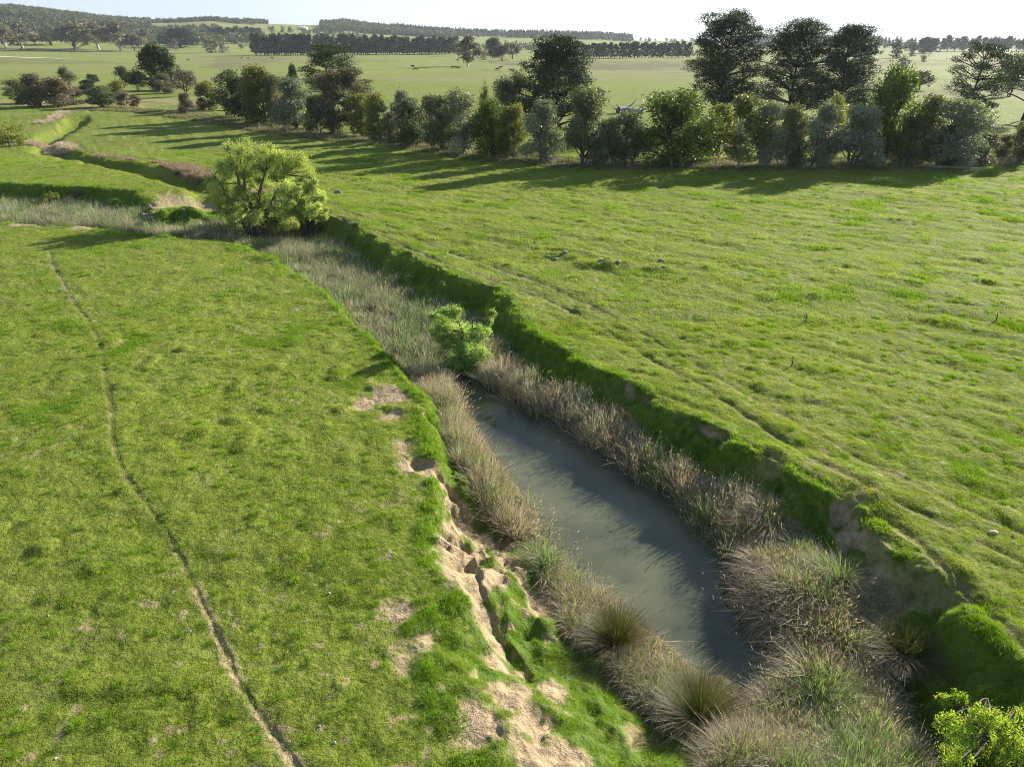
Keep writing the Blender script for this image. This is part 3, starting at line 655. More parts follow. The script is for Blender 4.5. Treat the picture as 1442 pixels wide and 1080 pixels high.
def skeleton(lobes, r, trunk_r, H, fork=.35, rise=.22, lean=(0, 0), trunks=1, top=.8, twigs=0):
    parts = []
    lobes = np.asarray(lobes); tops = []
    for i in range(trunks):
        dx, dy = (r.normal(0, .07 * H, 2) if trunks > 1 else (0, 0)); b = np.array([dx * .35, dy * .35, -.25]); tp = np.array([dx * 1.6 + lean[0], dy * 1.6 + lean[1], H * top])
        t = np.linspace(0, 1, 9)[:, None]; pts = b + (tp - b) * t + np.cumsum(r.normal(0, .012 * H, (9, 3)), 0) * [1, 1, 0] * t
        rad = trunk_r * (1 - .8 * t[:, 0]) * (1 + .5 * np.exp(-t[:, 0] * 22)); v, f = tube(pts, rad, 8, r, .06); parts.append((v, f, (1, 1, 1))); tops.append((pts, rad))
    for l in lobes:
        pts, rad = tops[r.integers(trunks)]; f = np.clip((l[2] / H - rise - .1 * r.random() * (rise > .1)) / top, fork * .5, .95); k = min(int(f * 8), 8)
        v, fc = limb(pts[k], l[:3] + [0, 0, -.2 * l[4]], rad[k] * .55, .02 + .004 * H, r); parts.append((v, fc, (1, 1, 1)))
        for _ in range(twigs):
            v, fc = limb(l[:3], l[:3] + r.normal(0, .6, 3) * [l[3], l[3], l[4]], .03, .012, r, m=4, n=4); parts.append((v, fc, (1, 1, 1)))
    return join(parts)
def lobes_round(r, n, H, Wd, zb=.1, rl=.2, taper=.35, jag=.12):
    out = []
    for i in range(n):
        zf = zb + (1 - zb) * (i + r.random()) / n; w = (1 - abs((zf - .5) * 2) ** 2.4 * (taper if zf < .5 else .75)) * Wd / 2
        a = r.uniform(0, 6.283); q = w * math.sqrt(r.random()) * .78; rad = Wd * rl * r.uniform(.7, 1.2)
        out.append((q * math.cos(a), q * math.sin(a), min(zf * H, H - rad * .7) + r.normal(0, jag * rad), rad, rad * r.uniform(.8, 1.25)))
    return out
def lobes_pine(r, n, H, Wd, zb=.15, prof=None, flat=.42, rl=.13, top=.97):
    out = []
    for i in range(n):
        zf = zb + (top - zb) * ((i + r.random()) / n) ** .95; w = prof(zf) * Wd / 2; a = i * 2.4 + r.normal(0, .5)
        q = w * r.uniform(.35, 1.0) * (.85 if r.random() < .8 else 1.1); rad = Wd * rl * r.uniform(.7, 1.25)
        out.append((q * math.cos(a), q * math.sin(a), zf * H, rad, rad * flat * r.uniform(.8, 1.4)))
    out.append((0, 0, H * (top - .03), Wd * rl * .8, H * .05)); return out
VAR = {}
def variant(kind, H, Wd, lobes, n, size, seed, trunk_r, bark, **k):
    r = np.random.default_rng(seed); sk = {q: k.pop(q) for q in ('fork', 'trunks', 'top', 'twigs', 'rise') if q in k}
    if 'pine' in kind: sk.update(rise=.04, top=.92, fork=.15)
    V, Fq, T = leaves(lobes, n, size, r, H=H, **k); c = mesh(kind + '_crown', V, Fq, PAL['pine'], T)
    v, f, t = skeleton(lobes, r, trunk_r, H, **sk); tr = mesh(kind + '_trunk', v, f, bark, None, True)
    VAR.setdefault(kind, []).append((H, Wd, c, tr))
for s in range(6):
    r = np.random.default_rng(100 + s)
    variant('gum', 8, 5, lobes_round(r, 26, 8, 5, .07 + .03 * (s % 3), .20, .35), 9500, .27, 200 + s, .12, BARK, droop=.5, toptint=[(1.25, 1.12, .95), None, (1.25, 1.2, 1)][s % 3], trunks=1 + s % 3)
for s in range(3):
    r = np.random.default_rng(120 + s)
    variant('slender_gum', 8, 4, lobes_round(r, 20, 8, 4, .14, .21, .5), 7000, .25, 220 + s, .10, BARK_W if s == 0 else BARK, droop=.6, trunks=2)
for s in range(3):
    r = np.random.default_rng(140 + s)
    variant('wattle', 8, 8, lobes_round(r, 42, 8, 8, .05, .15, .3, .3), 16000, .26, 240 + s, .18, BARK_D, droop=-.1, shell=.5, trunks=2)
for s in range(3):
    r = np.random.default_rng(160 + s)
    variant('open_gum', 8, 6, lobes_round(r, 18, 8, 6, .36, .19, .9, .4), 6000, .28, 260 + s, .14, BARK, droop=.3, trunks=2, shell=.35)
ps = lambda a, b: (lambda z: np.interp(z, a, b))
r = np.random.default_rng(180)
variant('dense_pine', 15, 13, lobes_pine(r, 110, 15, 13, .1, ps([0, .2, .45, .7, .9, 1], [.9, 1, .98, .85, .5, .15]), .5, .12), 38000, .36, 281, .35, BARK_D, droop=-.2, asp=.35)
variant('dense_pine', 9, 8, lobes_pine(r, 60, 9, 8, .12, ps([0, .25, .6, .85, 1], [.7, 1, .85, .55, .2]), .65, .15), 14000, .40, 282, .25, BARK_D, droop=-.2, asp=.35)
variant('tall_pine', 20, 12, lobes_pine(r, 88, 20, 12, .22, ps([0, .3, .5, .75, .9, 1], [.5, .8, .9, .95, .8, .45]), .52, .135), 44000, .38, 283, .38, BARK_D, droop=-.1, asp=.26, twigs=1)
variant('tall_pine', 20, 14, lobes_pine(r, 92, 20, 14, .16, ps([0, .3, .6, .8, .95, 1], [.75, 1, .95, .85, .6, .3]), .52, .13), 46000, .38, 284, .38, BARK_D, droop=-.1, asp=.26, twigs=1)
variant('tall_pine', 20, 13, lobes_pine(r, 74, 20, 13, .22, ps([0, .3, .6, .85, .95, 1], [.9, 1, .85, .6, .35, .12]), .46, .13), 38000, .36, 285, .36, BARK_D, droop=-.1, asp=.3, twigs=2)
variant('spreading_pine', 14, 15, lobes_pine(r, 40, 14, 15, .35, ps([0, .35, .6, .8, .95, 1], [.8, 1, .95, .8, .6, .4]), .32, .12), 20000, .33, 286, .33, BARK_D, droop=-.1, asp=.3, twigs=2, fork=.5)
variant('spreading_pine', 14, 15, lobes_pine(r, 46, 14, 15, .25, ps([0, .35, .6, .8, .95, 1], [.9, 1, .8, .75, .6, .4]), .30, .12), 17000, .33, 287, .33, BARK_D, droop=-.1, asp=.3, twigs=2, fork=.5)
for s in range(2):
    r = np.random.default_rng(190 + s)
    variant('far_pine', 17, 8, lobes_pine(r, 26, 17, 8, .12, ps([0, .2, .6, 1], [.9, 1, .75, .2]), .7, .16), 750, 1.3, 290 + s, .25, BARK_D, asp=.5)
for s in range(4):
    r = np.random.default_rng(195 + s)
    variant('far_gum', 14, 12, lobes_round(r, 13, 14, 12, .40, .19, .8, .5), 1500, 1.25, 295 + s, .38, BARK_W if s < 2 else BARK, shell=.3)
for s in range(2):
    r = np.random.default_rng(198 + s)
    variant('far_bush', 8, 8, lobes_round(r, 10, 8, 8, .1, .2, .4, .3), 420, .9, 299 + s, .2, BARK)
NAMES = dict(gum='eucalyptus_tree', slender_gum='eucalyptus_tree', wattle='wattle_tree', open_gum='eucalyptus_tree', dense_pine='pine_tree', tall_pine='pine_tree', spreading_pine='pine_tree',
             far_pine='pine_tree', far_gum='eucalyptus_tree', far_bush='shrub')
def tree(kind, v, x, y, Ht, Wd, pal, label, cat='tree', group=None, rz=None, name=None, bark=None):
    H, w, cm, tm = VAR[kind][v % len(VAR[kind])]
    e = bpy.data.objects.new(name or NAMES[kind], None); C.objects.link(e); e.empty_display_size = .5
    e.location = (x, y, H1(x, y) - .05); s = Ht / H; e.scale = (Wd / w, Wd / w, s)
    e.rotation_euler = (random.gauss(0, .05), random.gauss(0, .05), random.uniform(0, 6.283) if rz is None else rz)
    c = obj('crown', cm, e); c.material_slots[0].link = 'OBJECT'; c.material_slots[0].material = PAL[pal]
    t = obj('trunk', tm, e)
    if bark: t.material_slots[0].link = 'OBJECT'; t.material_slots[0].material = bark
    return tag(e, label, cat, group)
def tree_px(kind, v, px, top, base, wpx, pal, label, cat='tree', group=None, name=None, bark=None):
    g = ground_at(px, base); Ht = ztop(top, g[1]) - H1(*g); dist = (g[1] * CP + (CAMZ) * SP)
    return tree(kind, v, g[0], g[1], max(Ht, 1.2), wpx * dist / F, pal, label, cat, group, None, name, bark)
random.seed(3)
HG = 'hedgerow trees along the paddock edge'; LG = 'bushes along the side creek at left'
T_ = [  # kind, variant, x, top, base, width, foliage, label
 ('gum',0,30,113,146,34,'grey_green','round dark grey bush leftmost of the bushes along the far edge of the left paddock',LG),
 ('gum',1,57,106,151,36,'brown_grey','broad olive grey tree between the dark round bush and the pinkish one at far left',LG),
 ('gum',2,84,109,151,36,'pinkish','pinkish grey leaning bushy tree right of the broad olive grey one at left',LG),
 ('gum',3,107,124,148,28,'mauve','low brown twiggy bush beside the pinkish grey tree at left',LG),
 ('wattle',0,32,137,148,15,'dark_green','tiny dark bush in front of the leftmost bushes',LG),
 ('open_gum',0,97,97,124,28,'grey_green','small grey green tree standing behind the pinkish bush at left',LG),
 ('open_gum',1,132,104,122,19,'dark_green','small dark round tree behind the gap in the left bushes',LG),
 ('gum',4,124,113,133,22,'dark_green','low dark bush below the small round tree at left',LG),
 ('gum',5,145,121,151,34,'grey_green','bushy grey tree in the middle of the left bushes in front of the brown grass',LG),
 ('open_gum',2,174,95,124,28,'dark_green','dark leafy tree left of the dense cypress like pine',LG),
 ('open_gum',0,196,102,130,26,'dark_green','dark open crowned tree touching the left foot of the dense pine',LG),
 ('gum',0,171,114,142,22,'olive','light green bush below the dark leafy tree at left',LG),
 ('slender_gum',1,176,130,151,16,'pinkish','small pinkish twiggy shrub below the light green bush at left',LG),
 ('slender_gum',2,193,134,151,14,'pinkish','smallest pinkish twiggy shrub on the brown grass left of the dense pine',LG),
 ('dense_pine',1,225,64,128,54,'pine','dense dark green pine standing above the bushes at left',None),
 ('gum',1,232,105,132,26,'brown_grey','grey bush in front of the dense dark pine at left',LG),
 ('open_gum',1,263,97,136,34,'mauve','mauve grey round tree right of the dense dark pine at left',LG),
 ('gum',2,266,131,160,20,'mauve','low mauve bush under the mauve grey round tree',LG),
 ('gum',3,295,116,155,27,'olive','small green tree with reddish top between the mauve tree and the hedgerow end',HG),
 ('wattle',1,285,138,154,14,'dark_green','dark low bush left of the small reddish topped tree',HG),
 ('gum',4,331,100,166,34,'grey_green','reddish topped grey green tree at the left end of the dense hedgerow',HG),
 ('gum',5,350,108,170,34,'dark_green','dark tree just left of the tall olive tree near the hedgerow left end',HG),
 ('gum',0,376,94,173,44,'olive','tall olive tree with brownish top near the left end of the hedgerow',HG),
 ('gum',4,395,106,176,26,'brown_grey','brown grey tree between the tall olive tree and the silver one',HG),
 ('dense_pine',1,415,92,150,18,'dark_green','small dark pointed tree peeping over the silver hedgerow tree',HG),
 ('gum',1,418,112,184,46,'silver','silvery leafed tree left of the big spreading pine in the hedgerow',HG),
 ('spreading_pine',0,471,62,166,92,'pine','dark spreading pine rising above the left half of the hedgerow',None),
 ('gum',2,449,134,188,30,'grey_green','dull grey green tree in front of the spreading pine left side',HG),
 ('gum',3,470,102,189,42,'brown_grey','reddish topped brown green tree directly in front of the spreading pine',HG),
 ('slender_gum',0,502,96,186,42,'brown_grey','weeping brown silver tree at the right side of the spreading pine',HG),
 ('gum',5,512,132,194,32,'olive','yellowish green small tree at the right foot of the spreading pine',HG),
 ('gum',0,536,133,198,32,'olive','green slender hedgerow tree right of the yellowish green one',HG),
 ('slender_gum',1,550,158,202,20,'mauve','small purplish grey sapling in front of the hedgerow gap',HG),
 ('gum',1,565,130,196,28,'silver','pale silver young tree behind the purplish sapling',HG),
 ('gum',4,583,140,208,44,'grey_green','full green grey tree with brown top right of the purplish sapling',HG),
 ('gum',2,606,134,203,34,'brown_grey','brown topped tree behind the gap between two full grey green trees',HG),
 ('gum',5,625,135,213,46,'grey_green','broad dark grey green tree left of the bluish silver one',HG),
 ('gum',3,652,130,217,46,'silver','bluish silver tree with pointed top left of the yellow green wattle',HG),
 ('wattle',2,693,143,222,56,'wattle','yellow green wattle bush with dark stems left of the big dense pine',HG),
 ('open_gum',0,688,128,205,22,'olive','pale green slender tree behind the left shoulder of the yellow green wattle',HG),
 ('wattle',0,722,103,172,48,'grey_green','dark grey round tree against the left side of the big dense pine',None),
 ('dense_pine',0,782,51,176,112,'pine','biggest dense rounded dark pine in the middle of the view',None),
 ('gum',0,724,150,224,30,'olive','small olive tree right of the yellow green wattle in the hedgerow',HG),
 ('gum',1,762,144,228,48,'silver','pinkish topped silver grey tree below the big dense pine',HG),
 ('gum',2,820,124,233,56,'grey_green','tall grey green tree with pointed top at the right foot of the big dense pine',HG),
 ('gum',3,856,168,228,36,'dark_green','low dark bush right of the tall pointed grey green tree',HG),
 ('gum',4,880,160,232,52,'grey_green','low wide grey green tree below the fallen grey logs',HG),
 ('wattle',1,950,132,232,108,'wattle','widest dark green wattle in the hedgerow left of the tallest pine',HG),
 ('tall_pine',0,1010,16,178,96,'pine','tallest lone pine with dead lower branches above the widest wattle',None),
 ('slender_gum',2,1011,146,226,36,'yellow_green','narrow yellowish tree right of the widest wattle',HG),
 ('slender_gum',0,1044,134,236,52,'olive','yellow olive tree with forked white trunk in the hedgerow',HG),
 ('gum',5,1078,142,235,44,'silver','silver green tree right of the white trunked one',HG),
 ('gum',0,1105,150,236,36,'grey_green','grey green tree second to the right of the white trunked one',HG),
 ('gum',1,1143,147,236,44,'silver','rounded silver tree under the left of the twin tall pines',HG),
 ('wattle',2,1166,139,224,34,'yellow_green','yellow green wattle top peeping behind the silver tree under the twin pines',HG),
 ('tall_pine',1,1106,27,176,98,'pine','left one of the two tall pines standing close together',None),
 ('tall_pine',2,1176,34,176,96,'pine','right one of the two tall pines with feathery pointed top',None),
 ('gum',2,1197,148,235,62,'silver','wide bluish grey tree below the right one of the twin pines',HG),
 ('wattle',0,1242,97,231,66,'wattle','tall dark wattle rising highest of the right hedgerow',HG),
 ('gum',3,1277,164,234,38,'grey_green','small grey green tree right of the tall dark wattle',HG),
 ('gum',4,1300,137,232,48,'olive','pale olive tree between the tall wattle and the open pine',HG),
 ('gum',5,1342,140,236,64,'silver','broad grey green tree directly below the open crowned pine',HG),
 ('gum',0,1318,176,236,34,'dark_green','dark low tree left of the broad tree below the open pine',HG),
 ('spreading_pine',1,1353,58,182,94,'pine','open crowned pine with bare limbs near the right edge',None),
 ('gum',1,1381,188,234,34,'brown_grey','low brown bush right of the broad tree below the open pine',HG),
 ('wattle',1,1409,190,222,28,'brown_grey','low dark olive bush near the right edge of the hedgerow',HG),
 ('gum',2,1438,165,232,34,'brown_grey','brown grey tree cut by the right edge of the view',HG),
 ('spreading_pine',0,1440,54,170,84,'pine','dark pine cut by the right edge of the view',None),
 ('open_gum',2,1418,78,137,40,'grey_green','grey broad gum tree standing in the field beyond the right edge pine',None),
 ('far_bush',0,1432,190,0,0,'','',''),
]
for k, v, px, top, base, w, pal, lab, grp in T_:
    if not lab: continue
    tree_px(k, v, px, top, base, w * (1.3 if k in ('gum', 'slender_gum', 'wattle') else 1.1), pal, lab, 'pine tree' if 'pine' in k else ('bush' if 'bush' in lab or 'shrub' in lab else 'tree'), grp, bark=BARK_W if 'white' in lab and 'trunk' in lab else None)
FT = [  # single trees out in the far paddocks
 ('far_gum',0,9,37,72,34,'brown_grey','large brown gum tree at the left edge of the far paddock row'),
 ('far_gum',1,32,33,69,36,'mauve','gum tree with bright white trunk second from the left in the far row'),
 ('far_gum',2,72,47,64,36,'far_green','low dark gum clump behind the far paddock row'),
 ('far_gum',3,50,48,64,14,'mauve','small bare pale tree between the two leftmost far gums'),
 ('far_gum',2,106,34,72,38,'brown_grey','broad dark gum in the middle of the far paddock row'),
 ('far_gum',0,139,33,70,36,'mauve','gum right of the broad dark one in the far row'),
 ('far_gum',1,170,33,73,34,'mauve','gum with long leaning pale trunk in the far paddock row'),
 ('far_gum',3,190,48,73,22,'brown_grey','smaller gum right of the leaning trunked one in the far row'),
 ('far_gum',0,207,42,63,18,'mauve','pale thin tree behind the right end of the far gum row'),
 ('far_bush',0,240,44,61,26,'brown_grey','low grey bush left of the dark clump beyond the left pine'),
 ('dense_pine',0,255,40,68,46,'far_pine','dark dense clump beyond the dense left pine'),
 ('far_bush',1,298,50,75,38,'brown_grey','grey bushy clump right of the dark clump in the far paddock'),
 ('far_bush',0,247,55,70,16,'mauve','small pale round bush in front of the dark far clump'),
 ('far_bush',1,314,57,75,20,'mauve','mauve round bush at the right end of the far grey clump'),
 ('far_bush',0,341,62,69,12,'far_green','tiny round bush alone in the far left paddock'),
 ('far_gum',1,659,54,94,30,'mauve','pinkish gum with forked white trunk right of the long pine belt'),
 ('far_bush',1,681,71,85,20,'brown_grey','grey round bush right of the forked white gum'),
 ('dense_pine',1,694,54,82,26,'far_pine','dark round tree behind the small mauve gum right of the long pine belt'),
 ('far_gum',3,707,62,87,22,'mauve','small mauve gum in front of the dark round tree'),
 ('far_gum',3,645,60,80,18,'brown_grey','brownish gum at the right end of the long pine belt'),
 ('far_gum',2,722,62,84,18,'brown_grey','thin gum left of the top of the big dense pine'),
 ('far_bush',0,1262,58,83,34,'far_pine','dark bushy clump in the far field right of the twin pines'),
 ('far_bush',1,1283,58,80,18,'far_pine','second dark bush joined to the far clump right of the twin pines'),
 ('far_bush',0,1271,79,99,22,'grey_green','round grey tree below the dark far clump'),
 ('far_bush',1,1300,77,88,14,'mauve','small round bush right of the round grey tree in the far field'),
 ('far_gum',2,1294,102,128,27,'mauve','lone grey gum in the field left of the open crowned pine'),
 ('dense_pine',1,1300,53,76,24,'far_pine','dark pine clump on the rise left of the open pine top'),
 ('far_pine',0,1311,54,76,16,'far_pine','pointed pine at the right of the dark clump on the rise'),
 ('far_pine',0,1219,66,79,11,'far_pine','left small pine of the trio beside the twin pines'),
 ('far_pine',1,1225,68,79,9,'far_pine','middle small pine of the trio beside the twin pines'),
 ('far_pine',0,1231,67,79,10,'far_pine','right small pine of the trio beside the twin pines'),
]
for k, v, px, top, base, w, pal, lab in FT:
    tree_px(k, v, px, top, base, w * (1.45 if k == 'far_gum' else 1.15), pal, lab, 'pine tree' if 'pine' in lab and 'pine' in k else ('bush' if 'bush' in k else 'tree'), 'scattered trees in the far paddocks')
for i in range(17):
    px = 1326 + i * 9.5 + random.uniform(-2, 2)
    tree_px('far_gum' if i % 3 else 'far_pine', i, px, 53 + random.uniform(-2, 3), 73, random.uniform(12, 19), 'far_green', 'tree in the skyline row of open trees behind the right edge pines', 'tree', 'skyline trees at right')
for i, (a, b, y0, y1, top0, top1, n, lab, g) in enumerate([(360, 640, 79, 77, 48, 53, 46, 'tall dark pine in the long shelter belt across the far paddock', 'pines of the long shelter belt'),
        (808, 972, 83, 82, 60, 60, 32, 'dark pine in the shorter shelter belt right of the big dense pine', 'pines of the short shelter belt'),
        (298, 366, 55, 55, 38, 39, 14, 'tall dark pine in the shelter belt left of the long one', 'pines of the left shelter belt')]):
    for j in range(n):
        for row in (0, 1) if i == 0 else (0,):
            f = (j + random.uniform(-.2, .2) + .5 * row) / (n - 1); px = a + (b - a) * f
            g0 = ground_at(px, y0 + (y1 - y0) * f); g0 = g0 * (1 + .03 * row); Ht = ztop(top0 + (top1 - top0) * f, g0[1]) - H1(*g0)
            tree('far_pine', random.randrange(2), g0[0], g0[1], Ht * random.uniform(.86, 1.1), random.uniform(7.5, 10) * g0[1] / 700, 'far_pine', lab, 'pine tree', g)

def hill_woods():
    src = []
    for k, pal in (('far_gum', 'far_green'), ('far_gum', 'grey_green'), ('far_pine', 'far_pine'), ('far_bush', 'far_green')):
        for s in (0, 1):
            r = np.random.default_rng(300 + len(src)); H, w = (10, 11) if 'gum' in k else ((13, 8) if 'pine' in k else (8, 11))
            lb = lobes_round(r, 8, H, w, .1 if 'pine' not in k else .05, .24, .4) if 'pine' not in k else lobes_pine(r, 12, H, w, .08, ps([0, .3, 1], [1, .9, .15]), .8, .2)
            V, Fq, T = leaves(lb, 130, 2.0, r, H=H, asp=.7); v2, f2, t2 = skeleton(lb[:2], r, .25, H)
            src.append(mesh('wood_tree', V, Fq, PAL[pal], T))
    P_, S_, I_ = [], [], []
    def wood(p0, p1, r0, r1, n, ids, thr=-2, sc=260., s=1.0, seed=0):
        px = rng.uniform(p0, p1, n); q = np.sqrt(rng.uniform(r0 ** 2, r1 ** 2, n)); a = np.arctan((px - W0 / 2) / 1111.0); x = q * np.sin(a); y = q * np.cos(a)
        k = fbm(x / sc, y / sc, 3, 70 + seed) > thr; x, y = x[k], y[k]
        P_.append(np.stack([x, y, height(x, y)], -1)); S_.append(rng.uniform(.7, 1.25, len(x)) * s); I_.append(rng.choice(ids, len(x)))
    wood(-260, 215, 1450, 2650, 7500, [0, 1, 2, 6], -.42, s=1.15); wood(200, 380, 1500, 2600, 2200, [0, 1, 6, 7], -.02, seed=3)
    wood(-260, 380, 1350, 1650, 700, [0, 1, 2, 6, 7], .02, 120, seed=5); wood(100, 240, 1300, 1450, 160, [4, 5, 2], -.1, 90, seed=8)
    wood(455, 640, 1950, 2500, 2300, [0, 1, 6, 7], -.6, s=1.2); wood(560, 890, 2100, 2450, 1700, [4, 5, 0], -.5, s=1.1, seed=4); wood(380, 700, 1150, 1900, 420, [0, 1, 6], .1, 130, seed=9)
    wood(640, 800, 1300, 1500, 90, [0, 6, 7], -.1, 100, seed=2); wood(1050, 1240, 1700, 2450, 1500, [4, 5, 0], -.35, s=1.1, seed=6); wood(1200, 1750, 1300, 2300, 1300, [0, 1, 4, 5], -.1, 150, seed=7)
    wood(-500, -260, 1300, 2600, 1500, [0, 1, 2], -.3); wood(880, 1060, 2200, 2500, 30, [6, 7])
    p = np.concatenate(P_); s = np.concatenate(S_); ids = np.concatenate(I_); rot = np.zeros((len(p), 3)); rot[:, 2] = rng.uniform(0, 6.283, len(p))
    tag(scatter('hill_woods', p, rot, s, ids, src), 'dense grey green bush covering the far hills and skyline', 'woods')
hill_woods()

# ------------------------------------------------------------------ willows and shrubs of the creek, lobes placed where they stand
def special(name, base_px, z0, lobes_px, n, size, pal, label, cat, trunk_r, bark, depth=1.6, stems=None, asp=.3, droop=-.35, seed=1, shell=.15, twig=2, dist=None, kf=.85):
    r = np.random.default_rng(seed); b = P(*base_px, z0); bz = H1(*b); b = P(*base_px, bz) if name != 'lime_shrub' else b
    Yd = dist or b[1]; dd = Yd * CP + CAMZ * SP; lb = []
    for px, py, rp in lobes_px:
        x, f, u = ray(px, py); Y = Yd + r.normal(0, depth); Y = float(np.clip(Y, Yd - 1.6 * depth, Yd + 1.6 * depth)); s = Y / f
        rad = rp * (Y * CP + (CAMZ - (CAMZ + u * s)) * SP) / F
        rad *= 1.1; lb.append((x * s - b[0], Y - b[1], CAMZ + u * s - bz, rad, rad * kf))
        for _ in range(5):
            d = unit(r.normal(size=3)); lb.append((x * s - b[0] + d[0] * rad, Y - b[1] + d[1] * rad, CAMZ + u * s - bz + d[2] * rad * .8, rad * r.uniform(.25, .5), rad * r.uniform(.3, .5)))
    lb = np.array(lb); lb[:, 2] = np.maximum(lb[:, 2], lb[:, 4] * .5)
    H = lb[:, 2].max() + 1
    V, Fq, T = leaves(lb, n, size, r, droop, shell, asp, None, H=H)
    e = bpy.data.objects.new(name, None); C.objects.link(e); e.location = (b[0], b[1], bz)
    obj('crown', mesh('crown', V, Fq, PAL[pal], T), e)
    parts = []; stems = stems or [(0, 0)]; sp = []
    for sx, sy in stems:
        tip = np.array([sx, sy, H * .62]); t = np.linspace(0, 1, 8)[:, None]; b0 = np.array([sx * .12, sy * .12, -.3])
        pts = b0 + (tip - b0) * t + np.cumsum(r.normal(0, .02 * H, (8, 3)), 0) * [1, 1, .2] * t
        rad = trunk_r * (1 - .72 * t[:, 0]) * (1 + .7 * np.exp(-t[:, 0] * 14)); v, f = tube(pts, rad, 9, r, .1); parts.append((v, f, (1, 1, 1))); sp.append((pts, rad))
    tr = join(parts); obj('trunk', mesh('trunk', tr[0], tr[1], bark, None, True), e)
    parts = []
    for l in lb:
        dmin = None
        for pts, rad in sp:
            for k in range(2, 8):
                c = np.linalg.norm(pts[k] - l[:3]) + .8 * max(0, pts[k][2] - l[2])
                if dmin is None or c < dmin[0]: dmin = (c, pts[k], rad[k])
        v, f = limb(dmin[1], l[:3], dmin[2] * .6, .02, r, .1); parts.append((v, f, (1, 1, 1)))
        for _ in range(twig):
            v, f = limb(l[:3], l[:3] + r.normal(0, .6, 3) * l[3], .025, .008, r, m=4, n=4); parts.append((v, f, (1, 1, 1)))
    br = join(parts); obj('branches', mesh('branches', br[0], br[1], bark, None, True), e)
    return tag(e, label, cat)
special('willow_tree', (358, 330), -1.6, [(312,240,15),(303,262,13),(322,290,13),(335,213,19),(352,222,18),(372,214,15),(388,228,17),(330,236,17),(350,246,15),(408,222,14),(425,232,14),(436,248,13),(400,244,15),(376,262,16),(318,258,17),(306,275,14),(330,280,17),
        (345,270,13),(398,270,16),(418,262,14),(365,290,15),(392,296,15),(350,300,10),(420,288,14),(385,318,9),(372,240,17),(340,290,15),(410,305,13),(340,306,13),(360,308,11),(318,298,12),(405,316,12),(376,302,14),(326,312,8)], 110000, .145, 'willow',
        'large lime green willow with several dark leaning trunks at the creek bend', 'willow tree', .28, BARK, 1.9, [(0, .3), (-2.0, -.4), (1.2, .6), (3.0, .5), (-.5, -1.0)], seed=31)
special('willow_tree', (434, 338), -1.7, [(436,262,10),(446,276,11),(428,284,11),(442,296,12),(452,300,9),(420,300,9),(430,310,9),(448,314,7)], 34000, .15, 'willow',
        'smaller lime green willow on a gnarled dark stump right of the large willow', 'willow tree', .40, BARK_D, .9, [(0, 0), (.8, .2), (-.7, 0)], seed=32)
special('willow_sapling', (655, 534), -2.0, [(625,452,16),(640,440,12),(648,468,18),(630,478,15),(662,486,18),(650,505,17),(672,505,16),(678,470,11),(688,450,7),(694,440,5),(640,515,12),(615,466,10),(665,522,13)], 48000, .088, 'sapling',
        'bright green bushy willow sapling growing at the head of the pool', 'shrub', .10, BARK, .45, [(0, 0), (.7, .2), (-.6, .1), (.2, .5)], seed=33, asp=.5, kf=1.0)
special('lime_shrub', (1395, 1075), -1.6, [(1345,1032,20),(1370,1018,17),(1395,1010,18),(1420,1022,20),(1442,1012,15),(1360,1052,22),(1400,1050,26),(1435,1050,26),(1345,1075,20),(1385,1085,28),(1430,1090,30),(1465,1040,24),(1480,1080,30),(1340,1110,26),(1390,1130,34),(1450,1135,34)], 60000, .045, 'lime',
        'bright lime green leafy shrub cut by the lower right corner', 'shrub', .09, BARK, .35, [(0, 0), (.5, .1), (-.5, .1)], seed=34, asp=.6, kf=.9, dist=float(P(1395, 1075, -.9)[1]))
special('green_bush', (14, 206), 0, [(8,185,12),(18,180,10),(4,195,13),(18,194,12),(28,198,8),(-8,190,13)], 5000, .2, 'yellow_green', 'rounded green bush at the left edge beside the side creek', 'bush', .1, BARK, 1.2, seed=35, asp=.5)
special('green_bush', (1436, 222), 0, [(1432,196,9),(1440,182,8),(1436,208,9),(1448,200,10)], 3500, .22, 'yellow_green', 'light green bush at the right edge in front of the hedgerow end', 'bush', .1, BARK, 1.0, seed=36, asp=.5)
special('green_bush', (70, 292), -1.6, [(66,280,6),(74,277,6),(70,286,7)], 1800, .16, 'yellow_green', 'small light green bush among the pale reeds of the side channel', 'bush', .05, BARK, .5, seed=37, asp=.5)
special('brown_shrub', (106, 288), -1.4, [(104,278,7),(110,274,6),(98,282,6)], 1800, .18, 'pinkish', 'small reddish brown shrub against the shaded cut bank at left', 'bush', .05, BARK, .5, seed=38, asp=.3)
special('leafy_weed', (1345, 1000), -1.7, [(1330,985,9),(1348,982,9),(1365,990,8)], 3500, .05, 'lime', 'low bright green weed clump just above the lime green shrub', 'plant', .02, BARK, .2, seed=39, asp=.6)

